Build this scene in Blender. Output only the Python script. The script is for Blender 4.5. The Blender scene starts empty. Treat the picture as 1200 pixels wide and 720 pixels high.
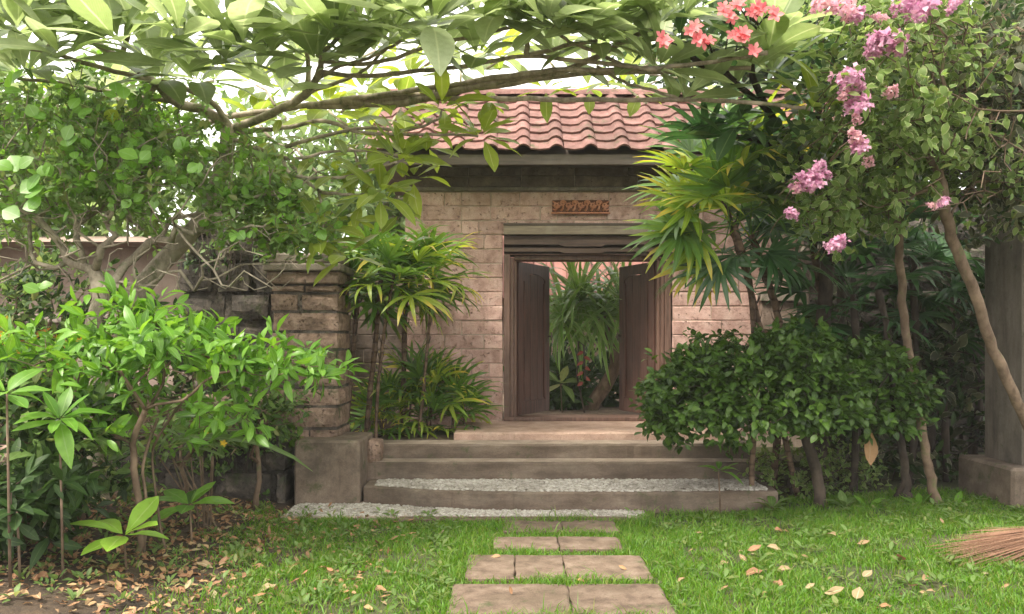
import bpy, math, random
import numpy as np
from mathutils import Vector, Matrix, noise

random.seed(7)
np.random.seed(7)
scene = bpy.context.scene
COL = scene.collection
R = math.radians

# ------------------------------------------------------------------ camera
F = 942.0            # focal length in pixels of a 1200 px wide picture
HZ = 399.0           # row of the horizon
EYE = 1.5
cam_d = bpy.data.cameras.new("camera")
cam_d.sensor_width = 36.0
cam_d.lens = 36.0 * F / 1200.0
cam_d.shift_y = (HZ - 360.0) / 1200.0
cam_d.clip_start = 0.05
cam_d.clip_end = 2000.0
cam = bpy.data.objects.new("camera", cam_d)
cam.location = (0, 0, EYE)
cam.rotation_euler = (R(90), 0, 0)
COL.objects.link(cam)
scene.camera = cam

# ------------------------------------------------------------------ sky and sun (bright overcast, soft sun from upper left)
SUN_EL, SUN_AZ = 56.0, -128.0        # azimuth: 0 = +Y, clockwise seen from above
world = bpy.data.worlds.new("World")
scene.world = world
world.use_nodes = True
nt = world.node_tree
nt.nodes.clear()
w_out = nt.nodes.new("ShaderNodeOutputWorld")
w_bg = nt.nodes.new("ShaderNodeBackground")
w_sky = nt.nodes.new("ShaderNodeTexSky")
w_sky.sky_type = 'NISHITA'
w_sky.sun_disc = False
w_sky.sun_elevation = R(SUN_EL)
w_sky.sun_rotation = R(SUN_AZ)
w_sky.dust_density = 4.0
w_sky.air_density = 1.0
w_mix = nt.nodes.new("ShaderNodeMix")
w_mix.data_type = 'RGBA'
w_mix.inputs[0].default_value = 0.75
w_mix.inputs[7].default_value = (12.6, 12.0, 11.1, 1)
nt.links.new(w_sky.outputs[0], w_mix.inputs[6])
nt.links.new(w_mix.outputs[2], w_bg.inputs[0])
w_bg.inputs[1].default_value = 0.135
nt.links.new(w_bg.outputs[0], w_out.inputs[0])

sun_d = bpy.data.lights.new("sun", 'SUN')
sun_d.energy = 2.9
sun_d.angle = R(9)
sun_d.color = (1.0, 0.93, 0.80)
sun = bpy.data.objects.new("sun", sun_d)
az, el = R(SUN_AZ), R(SUN_EL)
sdir = Vector((math.sin(az) * math.cos(el), math.cos(az) * math.cos(el), math.sin(el)))
sun.rotation_euler = sdir.to_track_quat('Z', 'Y').to_euler()
sun.location = (-6, -6, 12)
COL.objects.link(sun)

scene.view_settings.view_transform = 'Standard'
scene.view_settings.look = 'None'
scene.view_settings.exposure = 1.15
scene.view_settings.gamma = 1.0

# ------------------------------------------------------------------ helpers
def P(px, py, d):
    """The place at depth d seen at (px, py) of the 1200x720 picture."""
    return Vector(((px - 600.0) / F * d, d, EYE - (py - HZ) / F * d))

def project(p):
    return 600 + p[0] / p[1] * F, HZ - (p[2] - EYE) / p[1] * F

def sanitize(v):
    return np.asarray(v, dtype=np.float32)

def mesh_from(name, V, Fc, UV=None, smooth=True):
    """V n x 3; Fc list of tuples or a k x 4 / k x 3 array; UV per vertex."""
    me = bpy.data.meshes.new(name)
    V = sanitize(V)
    if isinstance(Fc, np.ndarray):
        k = Fc.shape[1]
        me.vertices.add(len(V)); me.vertices.foreach_set("co", V.ravel())
        me.loops.add(Fc.size); me.loops.foreach_set("vertex_index", Fc.ravel().astype(np.int32))
        me.polygons.add(len(Fc))
        me.polygons.foreach_set("loop_start", np.arange(0, Fc.size, k, dtype=np.int32))
        me.polygons.foreach_set("loop_total", np.full(len(Fc), k, dtype=np.int32))
        loops = Fc.ravel()
    else:
        me.from_pydata([tuple(map(float, v)) for v in V], [], Fc)
        loops = np.array([i for f in Fc for i in f], dtype=np.int32)
    if UV is not None:
        uvl = me.uv_layers.new(name="UVMap")
        uvl.data.foreach_set("uv", sanitize(UV)[loops].ravel())
    me.update(calc_edges=True)
    if smooth:
        me.polygons.foreach_set("use_smooth", np.ones(len(me.polygons), dtype=bool))
    return me

def link(name, me, mat=None, parent=None, loc=None, rot=None, scale=None, matrix=None):
    o = bpy.data.objects.new(name, me)
    if mat is not None and me is not None and len(me.materials) == 0:
        me.materials.append(mat)
    COL.objects.link(o)
    if parent is not None:
        o.parent = parent
    if matrix is not None:
        o.matrix_basis = matrix
    else:
        if loc is not None: o.location = loc
        if rot is not None: o.rotation_euler = rot
        if scale is not None: o.scale = scale
    return o

def tag(o, label=None, cat=None, group=None, kind=None):
    if label: o["label"] = label
    if cat: o["category"] = cat
    if group: o["group"] = group
    if kind: o["kind"] = kind
    return o

def empty(name, loc=(0, 0, 0), label=None, cat=None, group=None, kind=None):
    o = bpy.data.objects.new(name, None)
    o.empty_display_size = 0.1
    o.location = loc
    COL.objects.link(o)
    return tag(o, label, cat, group, kind)

class MB:
    """collects shapes, in world metres, into one mesh"""
    def __init__(s): s.v = []; s.f = []; s.uv = []
    def add(s, V, Fc, UV=None):
        n = len(s.v)
        s.v += [tuple(v) for v in V]
        s.f += [tuple(i + n for i in f) for f in Fc]
        s.uv += [tuple(u) for u in UV] if UV is not None else [(0.5, 0.5)] * len(V)
        return s
    def box(s, x0, x1, y0, y1, z0, z1, b=0.0):
        if b <= 0:
            V = [(x, y, z) for z in (z0, z1) for y in (y0, y1) for x in (x0, x1)]
            Fc = [(0, 2, 3, 1), (4, 5, 7, 6), (0, 1, 5, 4), (2, 6, 7, 3), (0, 4, 6, 2), (1, 3, 7, 5)]
            return s.add(V, Fc)
        V, Fc = bevel_box((x1 - x0), (y1 - y0), (z1 - z0), b)
        c = ((x0 + x1) / 2, (y0 + y1) / 2, (z0 + z1) / 2)
        return s.add([(v[0] + c[0], v[1] + c[1], v[2] + c[2]) for v in V], Fc)
    def tube(s, pts, rad, seg=6, cap=True):
        V, Fc = tube_geo(pts, rad, seg, cap)
        return s.add(V, Fc)
    def build(s, name, mat, parent=None, smooth=False, **k):
        me = mesh_from(name, s.v, s.f, s.uv, smooth)
        if parent is not None:
            off = Vector(parent.location)
            o = link(name, me, mat, parent)
            o.matrix_basis = Matrix.Translation(-off)
        else:
            o = link(name, me, mat)
        return o

def bevel_box(sx, sy, sz, b):
    hx, hy, hz = sx / 2, sy / 2, sz / 2
    V = []; idx = {}
    for ix in (-1, 1):
        for iy in (-1, 1):
            for iz in (-1, 1):
                for ax in range(3):
                    c = [ix * (hx - b), iy * (hy - b), iz * (hz - b)]
                    h = (hx, hy, hz)
                    c[ax] = (ix, iy, iz)[ax] * h[ax]
                    idx[(ix, iy, iz, ax)] = len(V); V.append(tuple(c))
    Fc = []
    def q(*keys): Fc.append(tuple(idx[k] for k in keys))
    for sgn in (-1, 1):
        order = [(-1, -1), (1, -1), (1, 1), (-1, 1)]
        if sgn < 0: order = order[::-1]
        q(*[(sgn, a, c, 0) for a, c in order])
        q(*[(c, sgn, a, 1) for a, c in order])
        q(*[(a, c, sgn, 2) for a, c in order])
    for a in (-1, 1):
        for c in (-1, 1):
            f = [(a, c, -1, 0), (a, c, 1, 0), (a, c, 1, 1), (a, c, -1, 1)]
            q(*(f if a * c < 0 else f[::-1]))
            f = [(-1, a, c, 1), (1, a, c, 1), (1, a, c, 2), (-1, a, c, 2)]
            q(*(f if a * c < 0 else f[::-1]))
            f = [(a, -1, c, 2), (a, 1, c, 2), (a, 1, c, 0), (a, -1, c, 0)]
            q(*(f if a * c < 0 else f[::-1]))
    for a in (-1, 1):
        for c in (-1, 1):
            for e in (-1, 1):
                f = [(a, c, e, 0), (a, c, e, 1), (a, c, e, 2)]
                q(*(f if a * c * e > 0 else f[::-1]))
    return V, Fc

def tube_geo(pts, rad, seg=6, cap=True):
    pts = [Vector(p) for p in pts]
    if not hasattr(rad, "__len__"): rad = [rad] * len(pts)
    V = []; Fc = []
    u = None
    for i, p in enumerate(pts):
        t = (pts[min(i + 1, len(pts) - 1)] - pts[max(i - 1, 0)])
        if t.length < 1e-9: t = Vector((0, 0, 1))
        t.normalize()
        if u is None:
            u = t.orthogonal().normalized()
        else:
            u = (u - t * u.dot(t))
            if u.length < 1e-6: u = t.orthogonal()
            u.normalize()
        w = t.cross(u)
        for k in range(seg):
            a = 2 * math.pi * k / seg
            V.append(tuple(p + (u * math.cos(a) + w * math.sin(a)) * rad[i]))
    for i in range(len(pts) - 1):
        for k in range(seg):
            a = i * seg + k; b = i * seg + (k + 1) % seg
            Fc.append((a, b, b + seg, a + seg))
    if cap:
        Fc.append(tuple(range(seg))[::-1]); Fc.append(tuple((len(pts) - 1) * seg + k for k in range(seg)))
    return V, Fc

def smooth_line(pts, n=6, wob=0.0, seed=0):
    """Catmull-Rom through the points"""
    rs = random.Random(seed)
    pts = [Vector(p) for p in pts]
    out = []
    for i in range(len(pts) - 1):
        p0 = pts[max(i - 1, 0)]; p1 = pts[i]; p2 = pts[i + 1]; p3 = pts[min(i + 2, len(pts) - 1)]
        for k in range(n):
            t = k / n
            q = 0.5 * ((2 * p1) + (p2 - p0) * t + (2 * p0 - 5 * p1 + 4 * p2 - p3) * t * t + (3 * p1 - p0 - 3 * p2 + p3) * t ** 3)
            if wob and (i or k): q = q + Vector([rs.uniform(-wob, wob) for _ in range(3)])
            out.append(q)
    out.append(pts[-1])
    return out

# ------------------------------------------------------------------ materials
def new_mat(name):
    m = bpy.data.materials.new(name); m.use_nodes = True
    t = m.node_tree; t.nodes.clear()
    return m, t

class NT:
    def __init__(s, t): s.t = t
    def n(s, kind, **kw):
        nd = s.t.nodes.new(kind)
        for k, v in kw.items():
            if k.startswith("i_"):
                key = k[2:]
                key = int(key) if key.isdigit() else key.replace("_", " ")
                nd.inputs[key].default_value = v
            else: setattr(nd, k, v)
        return nd
    def l(s, a, b): s.t.links.new(a, b)
    def math(s, op, a, b=None, c=None, clamp=False):
        nd = s.n("ShaderNodeMath", operation=op, use_clamp=clamp)
        for i, x in enumerate((a, b, c)):
            if x is None: continue
            if isinstance(x, (int, float)): nd.inputs[i].default_value = x
            else: s.l(x, nd.inputs[i])
        return nd.outputs[0]
    def mix(s, f, a, b):
        nd = s.n("ShaderNodeMix", data_type='RGBA')
        for i, x in ((0, f), (6, a), (7, b)):
            if isinstance(x, (int, float)): nd.inputs[i].default_value = x
            elif isinstance(x, tuple): nd.inputs[i].default_value = x if len(x) == 4 else (*x, 1)
            else: s.l(x, nd.inputs[i])
        return nd.outputs[2]
    def ramp(s, fac, stops):
        nd = s.n("ShaderNodeValToRGB")
        cr = nd.color_ramp
        while len(cr.elements) < len(stops): cr.elements.new(0.5)
        for e, (p, c) in zip(cr.elements, stops):
            e.position = p; e.color = (*c, 1) if len(c) == 3 else c
        s.l(fac, nd.inputs[0])
        return nd.outputs[0]
    def noise(s, vec, scale, detail=4, rough=0.6):
        nd = s.n("ShaderNodeTexNoise"); nd.inputs["Scale"].default_value = scale
        nd.inputs["Detail"].default_value = detail; nd.inputs["Roughness"].default_value = rough
        s.l(vec, nd.inputs["Vector"])
        return nd.outputs[0]

def coords(g, world=False, rnd=True, stretch=(1, 1, 1)):
    """object coordinates shifted by a random amount per object, or world position"""
    if world:
        v = g.n("ShaderNodeNewGeometry").outputs["Position"]
    else:
        v = g.n("ShaderNodeTexCoord").outputs["Object"]
    oi = g.n("ShaderNodeObjectInfo")
    mul = g.n("ShaderNodeVectorMath", operation='MULTIPLY'); mul.inputs[1].default_value = stretch
    g.l(v, mul.inputs[0])
    v = mul.outputs[0]
    if rnd:
        cx = g.n("ShaderNodeCombineXYZ")
        g.l(g.math('MULTIPLY', oi.outputs["Random"], 91.0), cx.inputs[0])
        g.l(g.math('MULTIPLY', oi.outputs["Random"], 37.0), cx.inputs[1])
        ad = g.n("ShaderNodeVectorMath", operation='ADD')
        g.l(v, ad.inputs[0]); g.l(cx.outputs[0], ad.inputs[1])
        v = ad.outputs[0]
    return v, oi.outputs["Random"]

def stone_mat(name, c1, c2, c3, pit=0.5, scale=9.0, bump=0.6, stain=(0.08, 0.07, 0.06), stain_amt=0.45, moss=0.0, rough=0.9, world=True, stretch=(1, 1, 1), vary=0.25, pit_scale=60, moss_z=None, dist=0.02):
    m, t = new_mat(name); g = NT(t)
    v, rnd = coords(g, world, True, stretch)
    wv = g.n("ShaderNodeNewGeometry").outputs["Position"]
    n1 = g.noise(v, scale, 6, 0.65)
    base = g.ramp(n1, [(0.3, c1), (0.5, c2), (0.72, c3)])
    # each piece a little lighter or darker
    val = g.math('MULTIPLY_ADD', rnd, vary * 2, 1 - vary)
    hs = g.n("ShaderNodeHueSaturation"); g.l(base, hs.inputs["Color"]); g.l(val, hs.inputs["Value"])
    base = hs.outputs[0]
    nf = g.noise(v, 130.0, 3, 0.7)
    hs2 = g.n('ShaderNodeHueSaturation'); g.l(base, hs2.inputs['Color']); g.l(g.math('MULTIPLY_ADD', nf, 0.9, 0.55), hs2.inputs['Value']); base = hs2.outputs[0]
    # streaks running down
    ms = g.n('ShaderNodeVectorMath', operation='MULTIPLY'); ms.inputs[1].default_value = (9, 9, 0.9); g.l(wv, ms.inputs[0])
    ns = g.noise(ms.outputs[0], 1.6, 4, 0.65)
    base = g.mix(g.math('MULTIPLY', g.math('SUBTRACT', ns, 0.60), 3.0, clamp=True), base, tuple(c * .45 for c in c2))
    # pits
    n2 = g.noise(v, pit_scale, 3, 0.7)
    n2b = g.noise(v, pit_scale * 0.3, 2, 0.5)
    pm = g.math('MULTIPLY', g.math('SUBTRACT', n2, 0.55), 7.0, clamp=True)
    pm = g.math('MULTIPLY', pm, g.math('MULTIPLY', g.math('SUBTRACT', n2b, 0.42), 6.0, clamp=True))
    base = g.mix(g.math('MULTIPLY', pm, pit), base, (c1[0] * .35, c1[1] * .33, c1[2] * .33))
    # large stains in place
    n3 = g.noise(wv, 1.7, 5, 0.7)
    sm = g.math('MULTIPLY', g.math('SUBTRACT', n3, 0.48), 5.0, clamp=True)
    base = g.mix(g.math('MULTIPLY', sm, stain_amt), base, (*stain,))
    if moss > 0:
        n4 = g.noise(wv, 5.0, 6, 0.7)
        mm = g.math('MULTIPLY', g.math('SUBTRACT', n4, 0.62 - 0.22 * moss), 8.0, clamp=True)
        if moss_z is not None:
            sp = g.n("ShaderNodeSeparateXYZ"); g.l(wv, sp.inputs[0])
            mm = g.math('MULTIPLY', mm, g.math('MULTIPLY', g.math('SUBTRACT', moss_z, sp.outputs[2]), 3.0, clamp=True))
        base = g.mix(g.math('MULTIPLY', mm, 0.8), base, (0.05, 0.07, 0.025))
    bs = g.n("ShaderNodeBsdfPrincipled")
    g.l(base, bs.inputs["Base Color"]); bs.inputs["Roughness"].default_value = rough
    bs.inputs["Specular IOR Level"].default_value = 0.25
    h = g.math('SUBTRACT', g.math('MULTIPLY_ADD', n1, 0.6, 0.0), g.math('MULTIPLY', pm, 0.7))
    h = g.math('ADD', h, g.math('MULTIPLY', n2, 0.35))
    bp = g.n("ShaderNodeBump"); bp.inputs["Strength"].default_value = bump; bp.inputs["Distance"].default_value = dist
    g.l(h, bp.inputs["Height"]); g.l(bp.outputs[0], bs.inputs["Normal"])
    o = g.n("ShaderNodeOutputMaterial"); g.l(bs.outputs[0], o.inputs[0])
    return m

def wood_mat(name, c1, c2, rough=0.55, stretch=(14, 14, 1.0)):
    m, t = new_mat(name); g = NT(t)
    v, rnd = coords(g, False, True, stretch)
    n1 = g.noise(v, 2.2, 6, 0.6)
    n2 = g.noise(v, 11.0, 3, 0.6)
    f = g.math('ADD', g.math('MULTIPLY', n1, 0.7), g.math('MULTIPLY', n2, 0.3))
    base = g.ramp(f, [(0.35, c1), (0.62, c2)])
    wv = g.n("ShaderNodeNewGeometry").outputs["Position"]
    n3 = g.noise(wv, 3.0, 5, 0.7)
    base = g.mix(g.math('MULTIPLY', g.math('SUBTRACT', n3, 0.5), 1.6, clamp=True), base, (c2[0] * 1.5, c2[1] * 1.7, c2[2] * 1.8))
    bs = g.n("ShaderNodeBsdfPrincipled"); g.l(base, bs.inputs["Base Color"])
    bs.inputs["Roughness"].default_value = rough
    bp = g.n("ShaderNodeBump"); bp.inputs["Strength"].default_value = 0.35; bp.inputs["Distance"].default_value = 0.004
    g.l(f, bp.inputs["Height"]); g.l(bp.outputs[0], bs.inputs["Normal"])
    o = g.n("ShaderNodeOutputMaterial"); g.l(bs.outputs[0], o.inputs[0])
    return m

def leaf_mat(name, cols, rib=None, rib_w=0.06, edge=None, edge_w=0.3, trans=0.4, rough=0.42, tip=None, tip_amt=0.5, tcol=None, spec=0.5, base_c=None):
    """cols: a few (r,g,b); each leaf picks its own between them."""
    m, t = new_mat(name); g = NT(t)
    oi = g.n("ShaderNodeObjectInfo"); ge = g.n("ShaderNodeNewGeometry")
    r = g.math('FRACT', g.math('ADD', oi.outputs["Random"], ge.outputs["Random Per Island"]))
    n = len(cols)
    base = g.ramp(r, [(i / max(n - 1, 1), c) for i, c in enumerate(cols)])
    uv = g.n("ShaderNodeUVMap"); sp = g.n("ShaderNodeSeparateXYZ"); g.l(uv.outputs[0], sp.inputs[0])
    u = g.math('ABSOLUTE', g.math('SUBTRACT', sp.outputs[0], 0.5))       # 0 at the midrib, 0.5 at the edge
    wn = g.noise(ge.outputs["Position"], 25.0, 3, 0.6)
    base = g.mix(g.math('MULTIPLY', g.math('SUBTRACT', wn, 0.35), 0.9, clamp=True), base, tuple(c * 0.62 for c in cols[0]))
    sn = g.noise(ge.outputs["Position"], 60.0, 2, 0.5)
    sm_ = g.math('MULTIPLY', g.math('SUBTRACT', g.math('ADD', sn, g.math('MULTIPLY', wn, .25)), 0.80), 14.0, clamp=True)
    base = g.mix(g.math('MULTIPLY', sm_, 0.5), base, tuple(c * .5 + d for c, d in zip(cols[0], (.10, .07, .01))))
    if edge is not None:
        en = g.math('ADD', u, g.math('MULTIPLY', g.math('SUBTRACT', wn, 0.5), 0.5))
        base = g.mix(g.math('MULTIPLY', g.math('SUBTRACT', en, 0.5 - edge_w), 12.0, clamp=True), base, edge)
    if tip is not None:
        rr = g.math('FRACT', g.math('MULTIPLY', r, 7.31))
        tm = g.math('MULTIPLY', g.math('SUBTRACT', sp.outputs[1], g.math('MULTIPLY_ADD', rr, 0.9, 1.0 - tip_amt)), 3.5, clamp=True)
        base = g.mix(tm, base, tip)
    if rib is not None:
        base = g.mix(g.math('MULTIPLY', g.math('SUBTRACT', rib_w, u), 1.0 / max(rib_w, 1e-3), clamp=True), base, rib)
    if rib is not None:   # side veins
        vv = g.math('MULTIPLY_ADD', u, -1.2, sp.outputs[1])
        vein = g.math('PINGPONG', vv, 0.04)
        vm = g.math('MULTIPLY', g.math('SUBTRACT', 0.008, vein), 60.0, clamp=True)
        base = g.mix(g.math('MULTIPLY', vm, 0.5), base, rib)
    bs = g.n("ShaderNodeBsdfPrincipled"); g.l(base, bs.inputs["Base Color"])
    bs.inputs["Roughness"].default_value = rough; bs.inputs["Specular IOR Level"].default_value = spec
    tr = g.n("ShaderNodeBsdfTranslucent")
    hs = g.n("ShaderNodeHueSaturation"); hs.inputs["Value"].default_value = 1.9; hs.inputs["Saturation"].default_value = 1.08
    hs.inputs["Hue"].default_value = 0.485
    g.l(base, hs.inputs["Color"]); g.l(hs.outputs[0], tr.inputs[0])
    mx = g.n("ShaderNodeMixShader"); mx.inputs[0].default_value = trans
    g.l(bs.outputs[0], mx.inputs[1]); g.l(tr.outputs[0], mx.inputs[2])
    o = g.n("ShaderNodeOutputMaterial"); g.l(mx.outputs[0], o.inputs[0])
    return m

def bark_mat(name, c1, c2, ring=0.0, scale=14.0, moss=0.0):
    m, t = new_mat(name); g = NT(t)
    wv = g.n("ShaderNodeNewGeometry").outputs["Position"]
    mul = g.n("ShaderNodeVectorMath", operation='MULTIPLY'); mul.inputs[1].default_value = (1, 1, 0.45)
    g.l(wv, mul.inputs[0])
    n1 = g.noise(mul.outputs[0], scale, 6, 0.7)
    base = g.ramp(n1, [(0.32, c1), (0.66, c2)])
    n2 = g.noise(wv, 4.0, 4, 0.6)
    base = g.mix(g.math('MULTIPLY', g.math('SUBTRACT', n2, 0.52), 5.0, clamp=True), base, tuple(min(1, c * 1.45) for c in c2))
    h = n1
    if ring > 0:
        sp = g.n("ShaderNodeSeparateXYZ"); g.l(wv, sp.inputs[0])
        z = g.math('MULTIPLY_ADD', n2, 0.05, sp.outputs[2])
        rg = g.math('PINGPONG', z, ring)
        rm = g.math('MULTIPLY', g.math('SUBTRACT', ring * 0.3, rg), 1 / (ring * .3), clamp=True)
        base = g.mix(g.math('MULTIPLY', rm, 0.6), base, tuple(c * 0.4 for c in c1))
        h = g.math('SUBTRACT', n1, g.math('MULTIPLY', rm, 0.6))
    if moss:
        n4 = g.noise(wv, 7.0, 5, 0.7)
        base = g.mix(g.math('MULTIPLY', g.math('SUBTRACT', n4, 0.6 - .15 * moss), 6.0, clamp=True), base, (0.09, 0.12, 0.04))
    bs = g.n("ShaderNodeBsdfPrincipled"); g.l(base, bs.inputs["Base Color"]); bs.inputs["Roughness"].default_value = 0.88
    bs.inputs["Specular IOR Level"].default_value = 0.2
    bp = g.n("ShaderNodeBump"); bp.inputs["Strength"].default_value = 0.7; bp.inputs["Distance"].default_value = 0.01
    g.l(h, bp.inputs["Height"]); g.l(bp.outputs[0], bs.inputs["Normal"])
    o = g.n("ShaderNodeOutputMaterial"); g.l(bs.outputs[0], o.inputs[0])
    return m

def simple_mat(name, c, rough=0.7, metal=0.0):
    m, t = new_mat(name); g = NT(t)
    v, rnd = coords(g, True, True)
    n1 = g.noise(v, 30, 4, 0.6)
    base = g.mix(n1, tuple(x * 0.75 for x in c), tuple(min(1, x * 1.2) for x in c))
    bs = g.n("ShaderNodeBsdfPrincipled"); g.l(base, bs.inputs["Base Color"])
    bs.inputs["Roughness"].default_value = rough; bs.inputs["Metallic"].default_value = metal
    o = g.n("ShaderNodeOutputMaterial"); g.l(bs.outputs[0], o.inputs[0])
    return m

M = {}
M['brick'] = stone_mat('pink_volcanic_brick', (0.33, 0.195, 0.165), (0.53, 0.345, 0.30), (0.63, 0.455, 0.405), pit=1.0, scale=7, bump=0.8, stain=(0.20, 0.125, 0.09), stain_amt=0.35, vary=0.16, pit_scale=30, moss=0.25, moss_z=0.9)
M['brick_dark'] = stone_mat('shade_toned_brick', (0.10, 0.075, 0.06), (0.17, 0.125, 0.10), (0.25, 0.19, 0.155), pit=0.8, scale=7, bump=0.7, stain=(0.05, 0.045, 0.04), stain_amt=0.6, vary=0.2, pit_scale=38)  # eave and post shadow on the wall put into a darker brick
M['mortar'] = stone_mat('mortar', (0.33, 0.25, 0.20), (0.42, 0.33, 0.27), (0.50, 0.41, 0.34), pit=0.2, scale=12, bump=0.3, stain=(0.13, 0.10, 0.08), stain_amt=0.4, vary=0)
M['pillar'] = stone_mat('rough_pillar_stone', (0.10, 0.068, 0.052), (0.26, 0.178, 0.135), (0.40, 0.295, 0.235), pit=0.9, scale=8, bump=1.0, stain=(0.08, 0.065, 0.05), stain_amt=0.55, vary=0.22, pit_scale=40, moss=0.35, moss_z=1.6, dist=0.03)
M['cap'] = stone_mat('cap_stone', (0.13, 0.11, 0.09), (0.23, 0.19, 0.16), (0.31, 0.27, 0.23), pit=0.4, scale=7, bump=0.5, stain=(0.07, 0.06, 0.05), stain_amt=0.6, moss=0.3)
M['rock'] = stone_mat('dark_rock', (0.035, 0.03, 0.027), (0.085, 0.072, 0.062), (0.20, 0.165, 0.135), pit=0.6, scale=6, bump=1.0, stain=(0.02, 0.02, 0.017), stain_amt=0.7, vary=0.3, pit_scale=30, moss=0.4, dist=0.04)
M['cement'] = stone_mat('old_cement', (0.10, 0.075, 0.057), (0.17, 0.13, 0.10), (0.26, 0.205, 0.16), pit=0.3, scale=5, bump=0.35, stain=(0.06, 0.052, 0.043), stain_amt=0.75, vary=0.05, pit_scale=70, moss=0.3)
M['step'] = stone_mat('worn_step_cement', (0.09, 0.067, 0.05), (0.155, 0.117, 0.09), (0.25, 0.20, 0.155), pit=0.35, scale=4.5, bump=0.35, stain=(0.06, 0.052, 0.042), stain_amt=0.6, vary=0.05, pit_scale=60, stretch=(0.5, 1, 1.6), moss=0.15)
M['tread'] = stone_mat('lit_step_tread', (0.20, 0.15, 0.12), (0.30, 0.24, 0.19), (0.40, 0.33, 0.27), pit=0.3, scale=5, bump=0.3, stain=(0.17, 0.14, 0.11), stain_amt=0.5, vary=0.05)  # lighter than the risers: light on the treads put into the colour
M['pinkstone'] = stone_mat('pink_landing_stone', (0.34, 0.225, 0.17), (0.45, 0.31, 0.245), (0.55, 0.40, 0.32), pit=0.4, scale=6, bump=0.3, stain=(0.19, 0.125, 0.095), stain_amt=0.5, vary=0.05)
M['slab'] = stone_mat('paving_slab', (0.085, 0.06, 0.043), (0.17, 0.122, 0.09), (0.25, 0.19, 0.145), pit=0.45, scale=8, bump=0.4, stain=(0.10, 0.075, 0.05), stain_amt=0.7, vary=0.14, pit_scale=70, moss=0.2)
M['pebble'] = stone_mat('white_pebble', (0.17, 0.15, 0.125), (0.42, 0.39, 0.345), (0.66, 0.63, 0.58), pit=0.1, scale=26, bump=0.1, stain=(0.14, 0.12, 0.09), stain_amt=0.6, vary=0)
M['concrete'] = stone_mat('concrete_pillar', (0.10, 0.085, 0.07), (0.17, 0.145, 0.12), (0.24, 0.21, 0.18), pit=0.3, scale=3, bump=0.3, stain=(0.09, 0.08, 0.07), stain_amt=0.7, vary=0.05, stretch=(2.2, 2.2, 0.5), moss=0.1)
M['plaster'] = stone_mat('beige_plaster', (0.20, 0.15, 0.12), (0.28, 0.21, 0.17), (0.34, 0.27, 0.22), pit=0.1, scale=3, bump=0.15, stain=(0.2, 0.16, 0.13), stain_amt=0.4, vary=0.05)
M['tile'] = stone_mat('terracotta_tile', (0.13, 0.065, 0.055), (0.205, 0.105, 0.09), (0.285, 0.165, 0.145), pit=0.5, scale=9, bump=0.3, stain=(0.10, 0.065, 0.05), stain_amt=0.65, vary=0.22, moss=0.25, rough=0.75)
M['terra'] = stone_mat('terracotta_relief', (0.33, 0.13, 0.075), (0.46, 0.20, 0.12), (0.58, 0.30, 0.20), pit=0.4, scale=12, bump=0.4, stain=(0.15, 0.07, 0.045), stain_amt=0.4, vary=0.05)
M['plaquebase'] = stone_mat('dark_terracotta', (0.10, 0.045, 0.03), (0.16, 0.075, 0.05), (0.22, 0.11, 0.08), pit=.4, scale=12, vary=.05)
M['wood'] = wood_mat('dark_door_wood', (0.036, 0.015, 0.010), (0.10, 0.045, 0.032))
M['woodf'] = wood_mat('door_frame_wood', (0.065, 0.035, 0.026), (0.17, 0.095, 0.07))
M['woodh'] = wood_mat('carved_lintel_wood', (0.045, 0.025, 0.018), (0.13, 0.078, 0.058), stretch=(1.0, 14, 14))
M['woodp'] = wood_mat('weathered_lintel_wood', (0.16, 0.12, 0.085), (0.30, 0.24, 0.175), stretch=(1.0, 14, 14))
M['eave'] = wood_mat('eave_board_wood', (0.05, 0.037, 0.03), (0.12, 0.09, 0.07), stretch=(1.0, 14, 14))
M['metal'] = simple_mat('dull_metal', (0.10, 0.08, 0.06), 0.4, 0.8)
M['white'] = simple_mat('white_plastic', (0.7, 0.7, 0.68), 0.5)
M['redroof'] = stone_mat('red_house_roof', (0.17, 0.075, 0.06), (0.25, 0.12, 0.10), (0.32, 0.17, 0.145), pit=0.1, scale=3, bump=0.2, stain=(0.3, 0.15, 0.12), stain_amt=0.3, vary=0.1)

M['frangi_leaf'] = leaf_mat('frangipani_leaf', [(0.17, 0.235, 0.085), (0.22, 0.29, 0.12), (0.28, 0.34, 0.18), (0.20, 0.27, 0.10)], rib=(0.36, 0.41, 0.22), rib_w=0.05, trans=0.55, rough=0.42)  # glare over the canopy put into a paler leaf colour
M['frangi_leaf_y'] = leaf_mat('young_frangipani_leaf', [(0.20, 0.28, 0.035), (0.27, 0.35, 0.05), (0.17, 0.25, 0.045)], rib=(0.38, 0.42, 0.15), rib_w=0.05, trans=0.5, rough=0.38)
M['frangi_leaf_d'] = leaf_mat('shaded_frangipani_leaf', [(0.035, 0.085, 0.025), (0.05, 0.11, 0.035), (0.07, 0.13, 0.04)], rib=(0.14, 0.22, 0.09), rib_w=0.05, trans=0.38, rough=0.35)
M['shrub_leaf'] = leaf_mat('shrub_leaf', [(0.08, 0.14, 0.035), (0.13, 0.22, 0.055), (0.17, 0.27, 0.08), (0.10, 0.17, 0.04), (0.24, 0.26, 0.09)], rib=(0.2, 0.28, 0.1), trans=0.42, rough=0.5, spec=.35)
M['round_leaf'] = leaf_mat('round_bright_leaf', [(0.13, 0.28, 0.04), (0.18, 0.36, 0.055), (0.15, 0.29, 0.05)], rib=(0.2, 0.35, 0.1), trans=0.42, rough=0.4)
M['glossy_leaf'] = leaf_mat('bright_glossy_leaf', [(0.08, 0.20, 0.022), (0.13, 0.29, 0.03), (0.18, 0.36, 0.045), (0.06, 0.15, 0.02)], rib=(0.2, 0.34, 0.08), trans=0.38, rough=0.38, spec=.4)
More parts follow.
